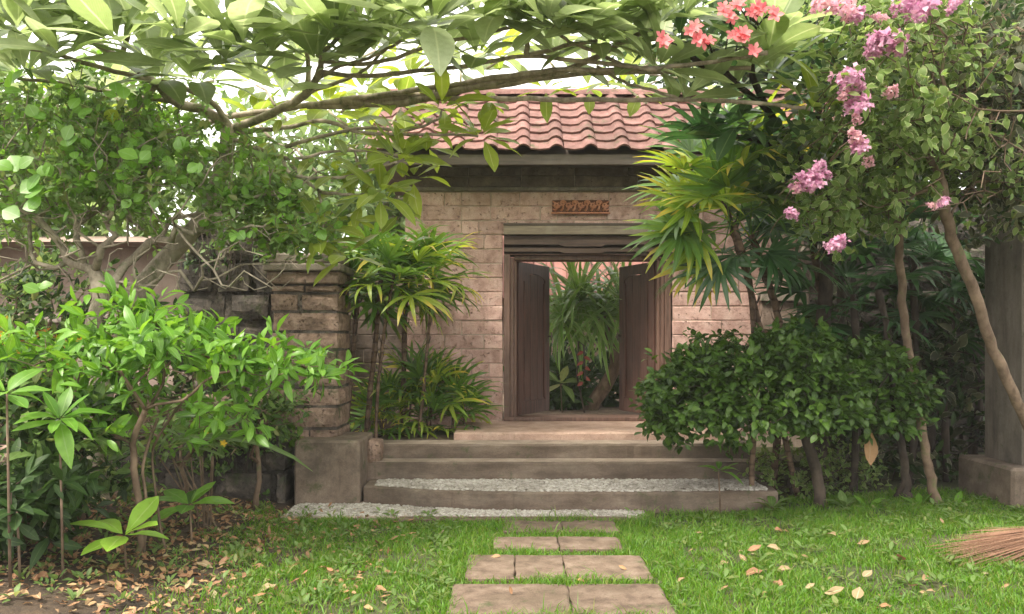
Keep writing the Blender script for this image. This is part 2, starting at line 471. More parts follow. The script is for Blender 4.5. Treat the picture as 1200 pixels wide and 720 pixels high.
M['low_leaf'] = leaf_mat('shade_leaf', [(0.018, 0.042, 0.010), (0.032, 0.07, 0.016), (0.05, 0.10, 0.022)], rib=(0.07, 0.12, 0.035), trans=0.28, rough=0.5, spec=.3)
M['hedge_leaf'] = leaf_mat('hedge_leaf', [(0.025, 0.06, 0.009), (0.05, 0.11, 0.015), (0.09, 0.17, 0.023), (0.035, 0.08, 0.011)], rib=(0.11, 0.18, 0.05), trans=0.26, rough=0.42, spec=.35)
M['varieg_leaf'] = leaf_mat('variegated_leaf', [(0.11, 0.18, 0.04), (0.16, 0.25, 0.06), (0.21, 0.30, 0.09), (0.08, 0.13, 0.035)], edge=(0.40, 0.43, 0.22), edge_w=0.10, trans=0.42, rough=0.55, spec=.3)
M['vine_dark_leaf'] = leaf_mat('shaded_vine_leaf', [(0.04, 0.05, 0.022), (0.075, 0.085, 0.038), (0.13, 0.14, 0.065)], edge=(0.26, 0.26, 0.16), edge_w=0.10, trans=0.3, rough=0.55)
M['palm_leaf'] = leaf_mat('palm_leaf', [(0.06, 0.13, 0.02), (0.10, 0.20, 0.03), (0.15, 0.26, 0.04)], rib=(0.10, 0.22, 0.06), rib_w=0.1, tip=(0.42, 0.38, 0.06), tip_amt=0.35, trans=0.35, rough=0.35)
M['palm_leaf_y'] = leaf_mat('yellowing_palm_leaf', [(0.15, 0.27, 0.03), (0.24, 0.36, 0.04), (0.34, 0.40, 0.05)], rib=(0.3, 0.4, 0.1), rib_w=0.1, tip=(0.55, 0.44, 0.07), tip_amt=0.65, trans=0.42, rough=0.4)
M['palm_leaf_d'] = leaf_mat('deep_green_palm_leaf', [(0.02, 0.065, 0.02), (0.035, 0.10, 0.028), (0.05, 0.125, 0.035)], rib=(0.06, 0.13, 0.04), rib_w=0.1, trans=0.3, rough=0.35)
M['strap_leaf'] = leaf_mat('strap_leaf', [(0.11, 0.22, 0.04), (0.17, 0.31, 0.06), (0.22, 0.36, 0.11)], edge=(0.30, 0.36, 0.16), edge_w=0.12, trans=0.35, rough=0.38)
M['croton'] = leaf_mat('orange_croton_leaf', [(0.55, 0.18, 0.04), (0.62, 0.36, 0.06), (0.18, 0.22, 0.04), (0.6, 0.42, 0.08)], rib=(0.6, 0.45, 0.1), trans=0.3, rough=0.35)
M['far_leaf'] = leaf_mat('far_tree_leaf', [(0.10, 0.17, 0.05), (0.16, 0.24, 0.08), (0.20, 0.28, 0.11)], trans=0.45, rough=0.6)
M['far_leaf_d'] = leaf_mat('far_dark_tree_leaf', [(0.03, 0.06, 0.02), (0.05, 0.10, 0.03), (0.07, 0.13, 0.04)], trans=0.35, rough=0.6)
M['pink_petal'] = leaf_mat('pink_petal', [(0.52, 0.24, 0.38), (0.60, 0.34, 0.47), (0.66, 0.45, 0.55), (0.46, 0.18, 0.32), (0.62, 0.40, 0.44)], trans=0.3, rough=0.6)
M['pale_petal'] = leaf_mat('pale_pink_petal', [(0.62, 0.44, 0.42), (0.60, 0.36, 0.40), (0.55, 0.33, 0.42)], trans=0.4, rough=0.6)
M['red_petal'] = leaf_mat('red_frangipani_petal', [(0.58, 0.12, 0.13), (0.66, 0.22, 0.22), (0.62, 0.28, 0.27)], trans=0.4, rough=0.5)
M['helic'] = leaf_mat('red_bract', [(0.22, 0.045, 0.03), (0.28, 0.07, 0.04)], trans=0.25, rough=0.5)
M['dry'] = leaf_mat('dry_leaf', [(0.20, 0.10, 0.05), (0.34, 0.18, 0.08), (0.42, 0.28, 0.14), (0.25, 0.13, 0.07), (0.36, 0.17, 0.09)], rib=(0.38, 0.26, 0.14), trans=0.12, rough=0.75)
M['pale_dry'] = leaf_mat('pale_fallen_leaf', [(0.26, 0.20, 0.11), (0.34, 0.28, 0.15), (0.26, 0.16, 0.08), (0.30, 0.17, 0.08)], rib=(0.5, 0.42, 0.28), trans=0.15, rough=0.7)
M['grass'] = leaf_mat('grass_blade', [(0.05, 0.14, 0.008), (0.09, 0.22, 0.012), (0.13, 0.29, 0.018), (0.07, 0.17, 0.010), (0.15, 0.28, 0.025), (0.24, 0.25, 0.07)], tip=(0.28, 0.34, 0.10), tip_amt=0.3, trans=0.4, rough=0.5)
M['bark_grey'] = bark_mat('grey_bark', (0.16, 0.13, 0.095), (0.36, 0.31, 0.24), moss=0.3, scale=22)
M['bark_frangi'] = bark_mat('frangipani_bark', (0.20, 0.165, 0.13), (0.42, 0.355, 0.29), ring=0.0, moss=0.5, scale=22)
M['bark_brown'] = bark_mat('brown_bark', (0.075, 0.05, 0.035), (0.19, 0.135, 0.095), moss=0.3)
M['bark_tan'] = bark_mat('tan_peeling_bark', (0.13, 0.085, 0.06), (0.36, 0.26, 0.19), scale=10)
M['bark_dark'] = bark_mat('dark_bark', (0.025, 0.02, 0.016), (0.075, 0.058, 0.045))
M['bark_palm'] = bark_mat('ringed_palm_bark', (0.05, 0.033, 0.024), (0.17, 0.115, 0.08), ring=0.05, scale=22)
M['broomstraw'] = bark_mat('broom_straw', (0.18, 0.09, 0.055), (0.40, 0.24, 0.16), scale=60)

# ------------------------------------------------------------------ leaf shapes (base at origin, along +X, face up +Z)
def leaf_geo(L=1.0, W=0.4, n=5, peak=0.5, droop=0.15, fold=0.12, stalk=0.06, wave=0.0, seed=0):
    rs = random.Random(seed)
    V = []; UV = []; Fc = []
    for i in range(n + 1):
        t = i / n
        x = L * (stalk + (1 - stalk) * t)
        s = t ** (math.log(0.5) / math.log(peak))
        w = W * 0.5 * max(0.02, math.sin(math.pi * min(1, max(0, s)))) ** 0.85
        zc = -droop * L * t * t + wave * rs.uniform(-1, 1) * L
        ang = -droop * t
        V += [(x, -w, zc + fold * w), (x, 0, zc), (x, w, zc + fold * w + wave * rs.uniform(-1, 1) * W)]
        UV += [(0, t), (0.5, t), (1, t)]
    for i in range(n):
        a = i * 3
        Fc += [(a, a + 3, a + 4, a + 1), (a + 1, a + 4, a + 5, a + 2)]
    return np.array(V), np.array(Fc), np.array(UV)

def merge_geo(parts):
    V = []; Fc = []; UV = []; n = 0
    for v, f, u in parts:
        V.append(v); Fc.append(np.asarray(f) + n); UV.append(u); n += len(v)
    return np.concatenate(V), np.concatenate(Fc), np.concatenate(UV)

def xform(geo, mat):
    v, f, u = geo
    A = np.array(mat.to_3x3()); b = np.array(mat.to_translation())
    return v @ A.T + b, f, u

def strip_geo(L, W, droop, n=5, fold=0.25, start=0.15, sq=0.0):
    """a long blade: narrow at the base, tapering to the tip, arching down"""
    V = []; UV = []; Fc = []
    x = z = 0.0; ang = 0.0
    for i in range(n + 1):
        t = i / n
        w = W * 0.5 * min(1.0, start + 3.2 * t) * (1 - t ** 3) ** 0.8 if t < 1 else W * 0.02
        if sq and t > 0.9: w = max(w, W * 0.5 * sq * 0.6)
        V += [(x, -w, z + fold * w), (x, 0, z), (x, w, z + fold * w)]
        UV += [(0, t), (0.5, t), (1, t)]
        ang = -droop * (t + 0.5 / n) ** 1.5
        x += L / n * math.cos(ang); z += L / n * math.sin(ang)
    for i in range(n):
        a = i * 3
        Fc += [(a, a + 3, a + 4, a + 1), (a + 1, a + 4, a + 5, a + 2)]
    return np.array(V), np.array(Fc), np.array(UV)

def fan_geo(nb=13, spread=200, L=0.5, W=0.045, pet=0.4, droop=0.6, seed=0, pw=0.006, tilt=0.25):
    """palm frond: a stalk and blades fanning from its end"""
    rs = random.Random(seed)
    parts = []
    V, Fc = tube_geo([(0, 0, 0), (pet * .5, 0, pet * 0.04), (pet, 0, 0)], [pw * 1.2, pw, pw * .8], 4, False)
    parts.append((np.array(V), np.array(Fc), np.full((len(V), 2), 0.3)))
    for i in range(nb):
        a = R(spread) * (i / (nb - 1) - 0.5) + rs.uniform(-.04, .04)
        l = L * (0.72 + 0.28 * math.cos(a * 0.8)) * rs.uniform(0.88, 1.06)
        g = strip_geo(l, W * rs.uniform(.85, 1.1), droop * rs.uniform(.6, 1.5), 5, 0.3, 0.12)
        m = Matrix.Translation((pet, 0, 0)) @ Matrix.Rotation(a, 4, 'Z') @ Matrix.Rotation(-tilt + rs.uniform(-.08, .08), 4, 'Y') @ Matrix.Rotation(rs.uniform(-.25, .25), 4, 'X')
        parts.append(xform(g, m))
    return merge_geo(parts)

def meshes(name, geos):
    return [mesh_from(name, v, f, u) for v, f, u in geos]

def ground_pt(px, d, z=None):
    x = (px - 600) / F * d
    return Vector((x, d, gz(x, d) if z is None else z))

class Kind:
    """a leaf kind: geometries and the shared meshes made of them"""
    def __init__(s, name, geos, mat):
        s.name = name; s.geos = geos; s.mat = mat
        s.me = meshes(name, geos)
        for m in s.me: m.materials.append(mat)

def basis(d, up, roll=0.0):
    x = Vector(d).normalized()
    z = Vector(up); z = z - x * z.dot(x)
    if z.length < 1e-4: z = x.orthogonal()
    z.normalize(); y = z.cross(x)
    m = Matrix((x, y, z)).transposed()
    return m @ Matrix.Rotation(roll, 3, 'X') if roll else m

def place_leaves(parent, items, part="leaf", stuff="leaves", limit=300):
    """items: (kind, position, 3x3 basis, size). The `limit` nearest in the frame become parts, the rest one part of kind stuff."""
    def key(it):
        p = it[1]
        if p[1] < 0.5: return 1e9
        px, py = project(p)
        out = 0 if (-20 < px < 1220 and -20 < py < 740) else 1
        return (out * 100 + p[1] / (it[3] + .2))
    items = sorted(items, key=key)
    off = Vector(parent.location)
    for kd, p, B, s in items[:limit]:
        mi = random.randrange(len(kd.me))
        m = Matrix.Translation(Vector(p) - off) @ B.to_4x4() @ Matrix.Scale(s, 4)
        link(part, kd.me[mi], None, parent, matrix=m)
    rest = items[limit:]
    by = {}
    for it in rest: by.setdefault(it[0].mat.name, []).append(it)
    for mn, its in by.items():
        Vs = []; Fs = []; Us = []; n = 0
        groups = {}
        for it in its: groups.setdefault((id(it[0]), random.randrange(len(it[0].geos))), []).append(it)
        for (kid, gi), g_its in groups.items():
            kd = g_its[0][0]
            v, f, u = kd.geos[gi]
            A = np.array([np.array(it[2]) * it[3] for it in g_its])
            b = np.array([tuple(Vector(it[1]) - off) for it in g_its])
            VV = np.einsum('nij,kj->nki', A, v) + b[:, None, :]
            k = len(g_its)
            FF = f[None] + (np.arange(k) * len(v))[:, None, None] + n
            Vs.append(VV.reshape(-1, 3)); Fs.append(FF.reshape(-1, f.shape[1])); Us.append(np.tile(u, (k, 1)))
            n += k * len(v)
        me = mesh_from(stuff, np.concatenate(Vs), np.concatenate(Fs), np.concatenate(Us))
        me.materials.append(its[0][0].mat)
        o = link(stuff, me, None, parent); o["kind"] = "stuff"

def rosette(center, kind, n, size, axis=(0, 0, 1), el=(5, 60), jit=0.25, twist=0.3, r0=0.02, phase=None, az=None):
    """leaves all round a shoot's end"""
    ax = Vector(axis).normalized(); e1 = ax.orthogonal().normalized(); e2 = ax.cross(e1)
    out = []
    ph = random.uniform(0, 6.28) if phase is None else phase
    for i in range(n):
        a = ph + i * 2.39996 + random.uniform(-.2, .2)
        if az is not None: a = az[0] + (az[1] - az[0]) * (i + random.random()) / n
        e = R(el[0] + (el[1] - el[0]) * ((i + random.random()) / n))
        d = (e1 * math.cos(a) + e2 * math.sin(a)) * math.cos(e) + ax * math.sin(e)
        s = size * random.uniform(1 - jit, 1 + jit)
        k = kind[random.randrange(len(kind))] if isinstance(kind, (list, tuple)) else kind
        out.append((k, Vector(center) + d * r0, basis(d, ax + Vector((0, 0, 0.01)), random.uniform(-twist, twist)), s))
    return out

def rvec(s=1.0):
    return Vector([random.gauss(0, s) for _ in range(3)])

def crown_points(c, r, n, zmin=-1.0, shell=0.35, rs=random, lump=0.35, seed=0):
    """points in an uneven ellipsoid, more of them near its skin; returns (point, outward)"""
    out = []
    c = Vector(c)
    while len(out) < n:
        d = Vector([rs.gauss(0, 1) for _ in range(3)]).normalized()
        if d.z < zmin: continue
        k = 1.0 + lump * noise.noise(d * 2.3 + Vector((seed * 3.1, seed, 7))) + 0.5 * lump * noise.noise(d * 6.0 + Vector((seed, 2.0, 1)))
        rad = k * (1 - shell * rs.random() ** 1.6)
        out.append((Vector((c.x + d.x * r[0] * rad, c.y + d.y * r[1] * rad, c.z + d.z * r[2] * rad)), d))
    return out

def grow(trunk, targets, step=0.14, wob=0.25, cost=0.35, up=0.0, r_tip=0.004, r_trunk=0.05, seed=0):
    """branches from a trunk polyline to the targets; returns chains of (points, radii)"""
    rs = random.Random(seed)
    pos = [Vector(p) for p in trunk]; par = [-1] + list(range(len(trunk) - 1)); plen = [0.0]
    for i in range(1, len(pos)): plen.append(plen[-1] + (pos[i] - pos[i - 1]).length * 0.3)
    top = pos[-1]
    tg = sorted(targets, key=lambda p: (Vector(p) - top).length)
    nt_ = len(trunk); first_ok = max(0, int(nt_ * 0.45))
    leaf_cnt = [0] * len(pos); ends = []
    for p in tg:
        p = Vector(p)
        A = np.array([tuple(q) for q in pos]); Lp = np.array(plen)
        dd = np.linalg.norm(A - np.array(p), axis=1) + cost * Lp
        dd[:first_ok] += 5
        j = int(np.argmin(dd))
        a = pos[j]; dist = (p - a).length
        n = max(1, int(dist / step))
        prev = j
        bend = Vector([rs.gauss(0, 1) for _ in range(3)]) * dist * wob * 0.4 + Vector((0, 0, -up * dist))
        for i in range(1, n + 1):
            t = i / n
            q = a.lerp(p, t) + bend * (math.sin(math.pi * t)) * 0.5
            if i < n: q += Vector([rs.gauss(0, 1) for _ in range(3)]) * step * wob * 0.35
            pos.append(q); par.append(prev); plen.append(plen[prev] + (q - pos[prev]).length); leaf_cnt.append(0)
            prev = len(pos) - 1
        ends.append(prev)
    # pipe model
    area = [0.0] * len(pos)
    kids = [[] for _ in pos]
    for i, pr in enumerate(par):
        if pr >= 0: kids[pr].append(i)
    for i in range(len(pos) - 1, -1, -1):
        if not kids[i]: area[i] = r_tip ** 2.2
        else: area[i] = sum(area[k] for k in kids[i]) + (r_tip * 0.35) ** 2.2
    rad = [a ** (1 / 2.2) for a in area]
    sc = r_trunk / max(rad[0], 1e-6)
    rad = [r_tip + (r - r_tip) * sc if sc < 1 else r * (1 + (sc - 1) * min(1, r / rad[0])) for r in rad]
    for i in range(nt_): rad[i] = max(rad[i], r_trunk * (1 - 0.45 * i / nt_))
    chains = []; seen = [False] * len(pos)
    stack = [(0, None)]
    while stack:
        i, prev = stack.pop()
        ch = ([prev] if prev is not None else []) + [i]
        while kids[i]:
            ks = sorted(kids[i], key=lambda k: -rad[k])
            for k in ks[1:]: stack.append((k, i))
            i = ks[0]; ch.append(i)
        rr = [rad[k] for k in ch]
        if prev is not None and len(rr) > 1: rr[0] = min(rr[0], rr[1] * 1.1)
        chains.append(([pos[k] for k in ch], rr))
    return chains, [(pos[e], (pos[e] - pos[par[e]]).normalized()) for e in ends], pos

def build_chains(chains, parent, mat, thick=0.012, max_br=40, name="branch", twig="twigs"):
    """the trunk, each thicker branch a part, the twigs joined"""
    chains = sorted(chains, key=lambda c: -c[1][0] * (0.3 + len(c[0])))
    tw = MB()
    for i, (pts, rr) in enumerate(chains):
        if i == 0:
            rr = [r * (1 + .10 * noise.noise(Vector((j * .8, i, 3)))) * (1 + .5 * max(0, 1 - j / 2.5) ** 2) for j, r in enumerate(rr)]
            MB().tube(pts, rr, 10).build("trunk", mat, parent, smooth=True)
        elif rr[0] > thick and i < max_br and len(pts) > 3:
            MB().tube(pts, rr, 6).build(name, mat, parent, smooth=True)
        else:
            tw.tube(pts, rr, 4 if rr[0] > .004 else 3, cap=False)
    if tw.v:
        o = tw.build(twig, mat, parent, smooth=True); o["kind"] = "stuff"

LG = leaf_geo
K = {}
K['frangi'] = Kind('frangipani_leaf', [LG(1, .37, 7, .6, d, .2, .08, 0.008, i) for i, d in enumerate((.0, .08, .2, .4))], M['frangi_leaf'])
K['frangi_y'] = Kind('frangipani_leaf', [LG(1, .38, 6, .58, d, .2, .08, 0.012, i) for i, d in enumerate((.08, .2, .38))], M['frangi_leaf_y'])
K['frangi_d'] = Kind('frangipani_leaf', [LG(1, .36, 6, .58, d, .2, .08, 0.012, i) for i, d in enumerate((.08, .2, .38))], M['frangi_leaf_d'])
K['shrub'] = Kind('shrub_leaf', [LG(1, .42, 4, .5, d, .2, .08, 0.02, i) for i, d in enumerate((.1, .3, .45))], M['shrub_leaf'])
K['round'] = Kind('round_leaf', [LG(1, .85, 5, .5, d, .12, .05, 0.015, i) for i, d in enumerate((.1, .3))], M['round_leaf'])
K['glossy'] = Kind('glossy_leaf', [LG(1, .34, 5, .52, d, .22, .06, 0.015, i) for i, d in enumerate((.05, .25, .5))], M['glossy_leaf'])
K['seedling'] = Kind('broad_leaf', [LG(1, .42, 6, .58, d, .2, .04, 0.012, i) for i, d in enumerate((.0, .15, .3))], M['glossy_leaf'])
K['lime'] = Kind('broad_leaf', [LG(1, .42, 6, .58, d, .2, .04, 0.012, i) for i, d in enumerate((.0, .15, .3))], leaf_mat('lime_leaf', [(.22, .42, .04), (.28, .48, .06)], rib=(.35, .5, .12), trans=.4, rough=.4))
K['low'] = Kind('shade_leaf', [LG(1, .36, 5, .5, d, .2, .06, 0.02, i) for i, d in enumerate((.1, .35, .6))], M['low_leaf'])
K['hedge'] = Kind('hedge_leaf', [LG(1, .62, 4, .45, d, .15, .05, 0.03, i) for i, d in enumerate((.15, .35, .5))], M['hedge_leaf'])
K['varieg'] = Kind('variegated_leaf', [LG(1, .6, 4, .45, d, .1, .08, 0.04, i) for i, d in enumerate((.1, .35, .5))], M['varieg_leaf'])
K['vdark'] = Kind('vine_leaf', [LG(1, .6, 4, .45, d, .1, .08, 0.05, i) for i, d in enumerate((.15, .4, .6))], M['vine_dark_leaf'])
K['croton'] = Kind('croton_leaf', [LG(1, .38, 5, .55, d, .2, .06, 0.02, i) for i, d in enumerate((.1, .3))], M['croton'])
K['far'] = Kind('far_leaf', [LG(1, .6, 2, .5, d, .15, .05, 0, i) for i, d in enumerate((.1, .4))], M['far_leaf'])
K['far_d'] = Kind('far_leaf', [LG(1, .6, 2, .5, d, .15, .05, 0, i) for i, d in enumerate((.1, .4))], M['far_leaf_d'])
K['fan'] = Kind('fan_frond', [fan_geo(nb, sp, .58, .070, .42, dr, i) for i, (nb, sp, dr) in enumerate(((15, 210, .5), (13, 190, .8), (16, 230, .35)))], M['palm_leaf'])
K['fan_y'] = Kind('fan_frond', [fan_geo(nb, sp, .60, .066, .42, dr, i + 9) for i, (nb, sp, dr) in enumerate(((15, 210, .5), (13, 180, .9)))], M['palm_leaf_y'])
K['fan_d'] = Kind('fan_frond', [fan_geo(nb, sp, .5, .06, .45, dr, i + 5) for i, (nb, sp, dr) in enumerate(((14, 210, .6), (12, 190, .9)))], M['palm_leaf_d'])
K['rfan'] = Kind('rhapis_frond', [fan_geo(nb, sp, .42, .046, .22, dr, i + 20) for i, (nb, sp, dr) in enumerate(((8, 150, .9), (7, 130, 1.2), (9, 160, .7)))], M['palm_leaf'])
K['rfan_y'] = Kind('rhapis_frond', [fan_geo(nb, sp, .42, .044, .22, dr, i + 30) for i, (nb, sp, dr) in enumerate(((8, 150, .9), (7, 130, 1.2)))], M['palm_leaf_y'])
K['strap'] = Kind('strap_leaf', [strip_geo(1, .065, d, 8, .35, .5) for d in (.4, .8, 1.3, 1.8)], M['strap_leaf'])
K['ribbon'] = Kind('ribbon_leaf', [strip_geo(1, .075, d, 6, .3, .3) for d in (.3, .6, 1.0)], M['shrub_leaf'])
K['petal_pink'] = Kind('petal', [LG(1, .8, 2, .55, .3, .2, .0, .05, i) for i in range(2)], M['pink_petal'])
K['petal_pale'] = Kind('petal', [LG(1, .8, 2, .55, .3, .2, .0, .05, i) for i in range(2)], M['pale_petal'])
K['petal_red'] = Kind('petal', [LG(1, .62, 3, .6, .25, .2, .0, .02, i) for i in range(2)], M['red_petal'])
K['dry'] = Kind('dry_leaf', [LG(1, .45, 5, .5, d, .35, .05, .06, i) for i, d in enumerate((-.2, .3, .5))], M['dry'])
K['pale'] = Kind('dry_leaf', [LG(1, .5, 5, .5, d, .35, .05, .06, i) for i, d in enumerate((-.2, .25, .4))], M['pale_dry'])

# ------------------------------------------------------------------ brick laying
def brick_mesh(name, sx, sy, sz, b, mat, rough=0.0, seed=0):
    V, Fc = bevel_box(sx, sy, sz, b)
    rs = random.Random(seed)
    V = [tuple(c + rs.uniform(-rough, rough) for c in v) for v in V]
    me = mesh_from(name, V, Fc, None, False)
    me.materials.append(mat)
    return me

class Bricks:
    def __init__(s, h, depth, mat, lens=(.20, .34, .46, .58), b=0.007, rough=0.005, name="brick"):
        s.h = h; s.d = depth; s.name = name; s.lens = lens
        s.me = {(l, v): brick_mesh(name, l, depth, h, b, mat, rough, i * 7 + v) for i, l in enumerate(lens) for v in range(3)}
    def row(s, parent, x0, x1, z, y, joint=0.008, rot=0.0):
        """one course between x0 and x1, its face at depth y"""
        off = Vector(parent.location)
        xs = [x0]; x = x0
        while x1 - x > 1e-3:
            l = random.choice(s.lens)
            if x1 - x < l * 1.45: l = x1 - x
            xs.append(x + l); x += l
        for a, b in zip(xs[:-1], xs[1:]):
            w = b - a - joint
            if w < 0.04: continue
            l0 = min(s.lens, key=lambda q: abs(q - w))
            me = s.me[(l0, random.randrange(3))]
            dy = random.uniform(-.004, .004)
            link(s.name, me, None, parent, loc=Vector(((a + b) / 2, y + s.d / 2 + dy, z + s.h / 2)) - off, rot=(0, random.uniform(-.003, .003), random.choice((0, math.pi))), scale=(w / l0, 1, 1))

def rock_mesh(name, mat, seed, rough=0.16, n=3):
    """a lumpy block of unit size"""
    V = []; Fc = []; idx = {}
    def vid(p):
        k = tuple(round(c, 4) for c in p)
        if k not in idx:
            v = Vector(k)
            m = max(abs(c) for c in v) ** 0.0001
            s = v.normalized() * 0.62
            q = v.lerp(s, 0.28)
            q += v.normalized() * (noise.noise(v * 2.2 + Vector((seed * 5.3, seed, 0))) * rough + noise.noise(v * 6 + Vector((seed, 0, seed))) * rough * .5)
            idx[k] = len(V); V.append(tuple(q))
        return idx[k]
    for ax in range(3):
        for sg in (-.5, .5):
            for i in range(n):
                for j in range(n):
                    cs = []
                    for a, b in ((i, j), (i + 1, j), (i + 1, j + 1), (i, j + 1)):
                        p = [0, 0, 0]; p[ax] = sg; p[(ax + 1) % 3] = a / n - .5; p[(ax + 2) % 3] = b / n - .5
                        cs.append(vid(p))
                    Fc.append(tuple(cs if sg > 0 else cs[::-1]))
    me = mesh_from(name, V, Fc, None, True); me.materials.append(mat)
    return me

# ================================================================== GROUND
def ground():
    m, t = new_mat('garden_soil'); g = NT(t)
    wv = g.n("ShaderNodeNewGeometry").outputs["Position"]
    n1 = g.noise(wv, 2.2, 7, 0.7); n2 = g.noise(wv, 28, 5, 0.7)
    base = g.ramp(n1, [(0.3, (0.022, 0.015, 0.010)), (0.5, (0.05, 0.033, 0.020)), (0.68, (0.11, 0.07, 0.04))])
    base = g.mix(g.math('MULTIPLY', g.math('SUBTRACT', n2, 0.5), 2.2, clamp=True), base, (0.11, 0.075, 0.042))
    n3 = g.noise(wv, 1.1, 4, 0.6)
    sp = g.n("ShaderNodeSeparateXYZ"); g.l(wv, sp.inputs[0])
    gx = g.math('MULTIPLY', g.math('ADD', sp.outputs[0], 1.6), 1.2, clamp=True)      # the lawn side
    base = g.mix(g.math('MULTIPLY', gx, g.math('MULTIPLY_ADD', n3, 0.7, 0.25)), base, (0.06, 0.085, 0.022))
    bs = g.n("ShaderNodeBsdfPrincipled"); g.l(base, bs.inputs["Base Color"]); bs.inputs["Roughness"].default_value = 0.95
    bp = g.n("ShaderNodeBump"); bp.inputs["Strength"].default_value = 0.8; bp.inputs["Distance"].default_value = 0.03
    g.l(g.math('ADD', n2, g.math('MULTIPLY', n1, .5)), bp.inputs["Height"]); g.l(bp.outputs[0], bs.inputs["Normal"])
    o = g.n("ShaderNodeOutputMaterial"); g.l(bs.outputs[0], o.inputs[0])
    # fine grid near, coarse skirt to the horizon
    xs = [-600, -60, -20] + list(np.arange(-9, 9.01, 0.12)) + [20, 60, 600]
    ys = [-600, -60, -10] + list(np.arange(-1, 12.01, 0.12)) + [20, 60, 900]
    V = []
    for y in ys:
        for x in xs:
            z = gz(x, y)
            V.append((x, y, z))
    nx = len(xs)
    Fc = [(j * nx + i, j * nx + i + 1, (j + 1) * nx + i + 1, (j + 1) * nx + i) for j in range(len(ys) - 1) for i in range(nx - 1)]
    me = mesh_from('ground', V, np.array(Fc), None, True)
    tag(link('ground', me, m), kind='structure')

def gz(x, y):
    """height of the ground"""
    if abs(x) > 9 or y > 12 or y < -1: return -0.03
    z = 0.03 * noise.noise(Vector((x * .7, y * .7, 0))) + 0.015 * noise.noise(Vector((x * 3, y * 3, 4)))
    # flat under the path and the steps
    k = min(1, max(0, (abs(x - .3) - .7) / .6)) if y < 6.75 else 0
    z = z * k - 0.012 * (1 - k)
    if x < -2.0 and y < 9: z += min(0.22, (-2.0 - x) * 0.14) * min(1, max(0, (9 - y)))      # the bed on the left lies higher
    if x > 2.0 and y < 9: z += min(0.10, (x - 2.0) * 0.06)
    if y > 7.9: z -= 0.03
    return z
ground()

# ------------------------------------------------------------------ steps
WALL_Y = 9.4
def steps():
    st = empty('garden_steps', (1.0, 7.04, 0), 'broad low cement steps with pebbled lowest tread rising to the gate', 'steps')
    # lowest step: rounded at its left end
    def slab(name, outline, z0, z1, mat, parent=st, lip=0.0):
        rs = random.Random(int(z1 * 1000)); dense = []
        for i, p in enumerate(outline):
            q = outline[(i + 1) % len(outline)]; L_ = math.hypot(q[0] - p[0], q[1] - p[1]); m_ = max(1, int(L_ / .07))
            for k in range(m_):
                t = k / m_; chip = rs.random() < .06
                dense.append((p[0] + (q[0] - p[0]) * t + rs.uniform(-.003, .003), p[1] + (q[1] - p[1]) * t + rs.uniform(-.003, .004) + (.010 if chip else 0)))
        outline = dense
        mb = MB(); n = len(outline)
        b = 0.012
        c = Vector((sum(p[0] for p in outline) / n, sum(p[1] for p in outline) / n))
        inner = []
        for p in outline:
            v = Vector(p) - c; inner.append(Vector((p[0] - (v.x > 0) * b + (v.x < 0) * b, p[1] + b * rs.uniform(.7, 1.9))) if p[1] < 9.5 else Vector(p))
        V = [(x, y, z0) for x, y in outline] + [(x, y, z1 - b * rs.uniform(.7, 1.8)) for x, y in outline] + [(x, y, z1) for x, y in inner]
        Fc = [(i, (i + 1) % n, n + (i + 1) % n, n + i) for i in range(n)]
        Fc += [(n + i, n + (i + 1) % n, 2 * n + (i + 1) % n, 2 * n + i) for i in range(n)]
        Fc.append(tuple(2 * n + i for i in range(n)))
        mb.add(V, Fc)
        return mb.build(name, mat, parent)
    # (front line from right to left, then the back)
    f1 = [(2.35, 7.10), (1.6, 7.05), (0.9, 7.03), (0.2, 7.03), (-0.3, 7.06), (-0.7, 7.13), (-1.0, 7.22), (-1.25, 7.32), (-1.36, 7.36)]
    o1 = f1[::-1] + [(2.5, 7.9), (-1.36, 7.9)][0:2]
    slab('step', [(-1.36, 7.9)] + f1[::-1] + [(2.45, 7.9)], -0.06, 0.17, M['step'])
    slab('step', [(-1.40, 8.4), (-1.40, 7.69), (0.2, 7.67), (2.40, 7.69), (2.45, 8.4)], 0.10, 0.335, M['step'])
    slab('step', [(-1.40, 8.7), (-1.40, 7.93), (-0.4, 7.915), (0.5, 7.915), (2.40, 7.93), (2.45, 8.7)], 0.26, 0.475, M['step'])
    slab('step', [(-.62, 9.62), (-.60, 8.24), (0.6, 8.235), (2.35, 8.26), (2.42, 9.62)], 0.30, 0.553, M['pinkstone'])
    # thin sheets on the cement treads, their lit tops put into a lighter colour
    for y0, y1, z, x0, x1 in ((7.70, 7.90, .335, -1.38, 2.38), (7.94, 8.22, .475, -1.36, 2.38)):
        MB().box(x0, x1, y0, y1, z, z + .005).build('lit_tread', M['tread'], st)
    # pebbles bedded in the lowest tread
    def inside1(x, y):
        if x < -1.26 or x > 2.28: return False
        fy = np.interp(x, [p[0] for p in f1[::-1]], [p[1] for p in f1[::-1]])
        return fy + .045 < y < 7.665
    pebbles('tread_pebbles', st, (-1.3, 2.3, 7.05, 7.68), 4300, 0.170, inside1)
    return st

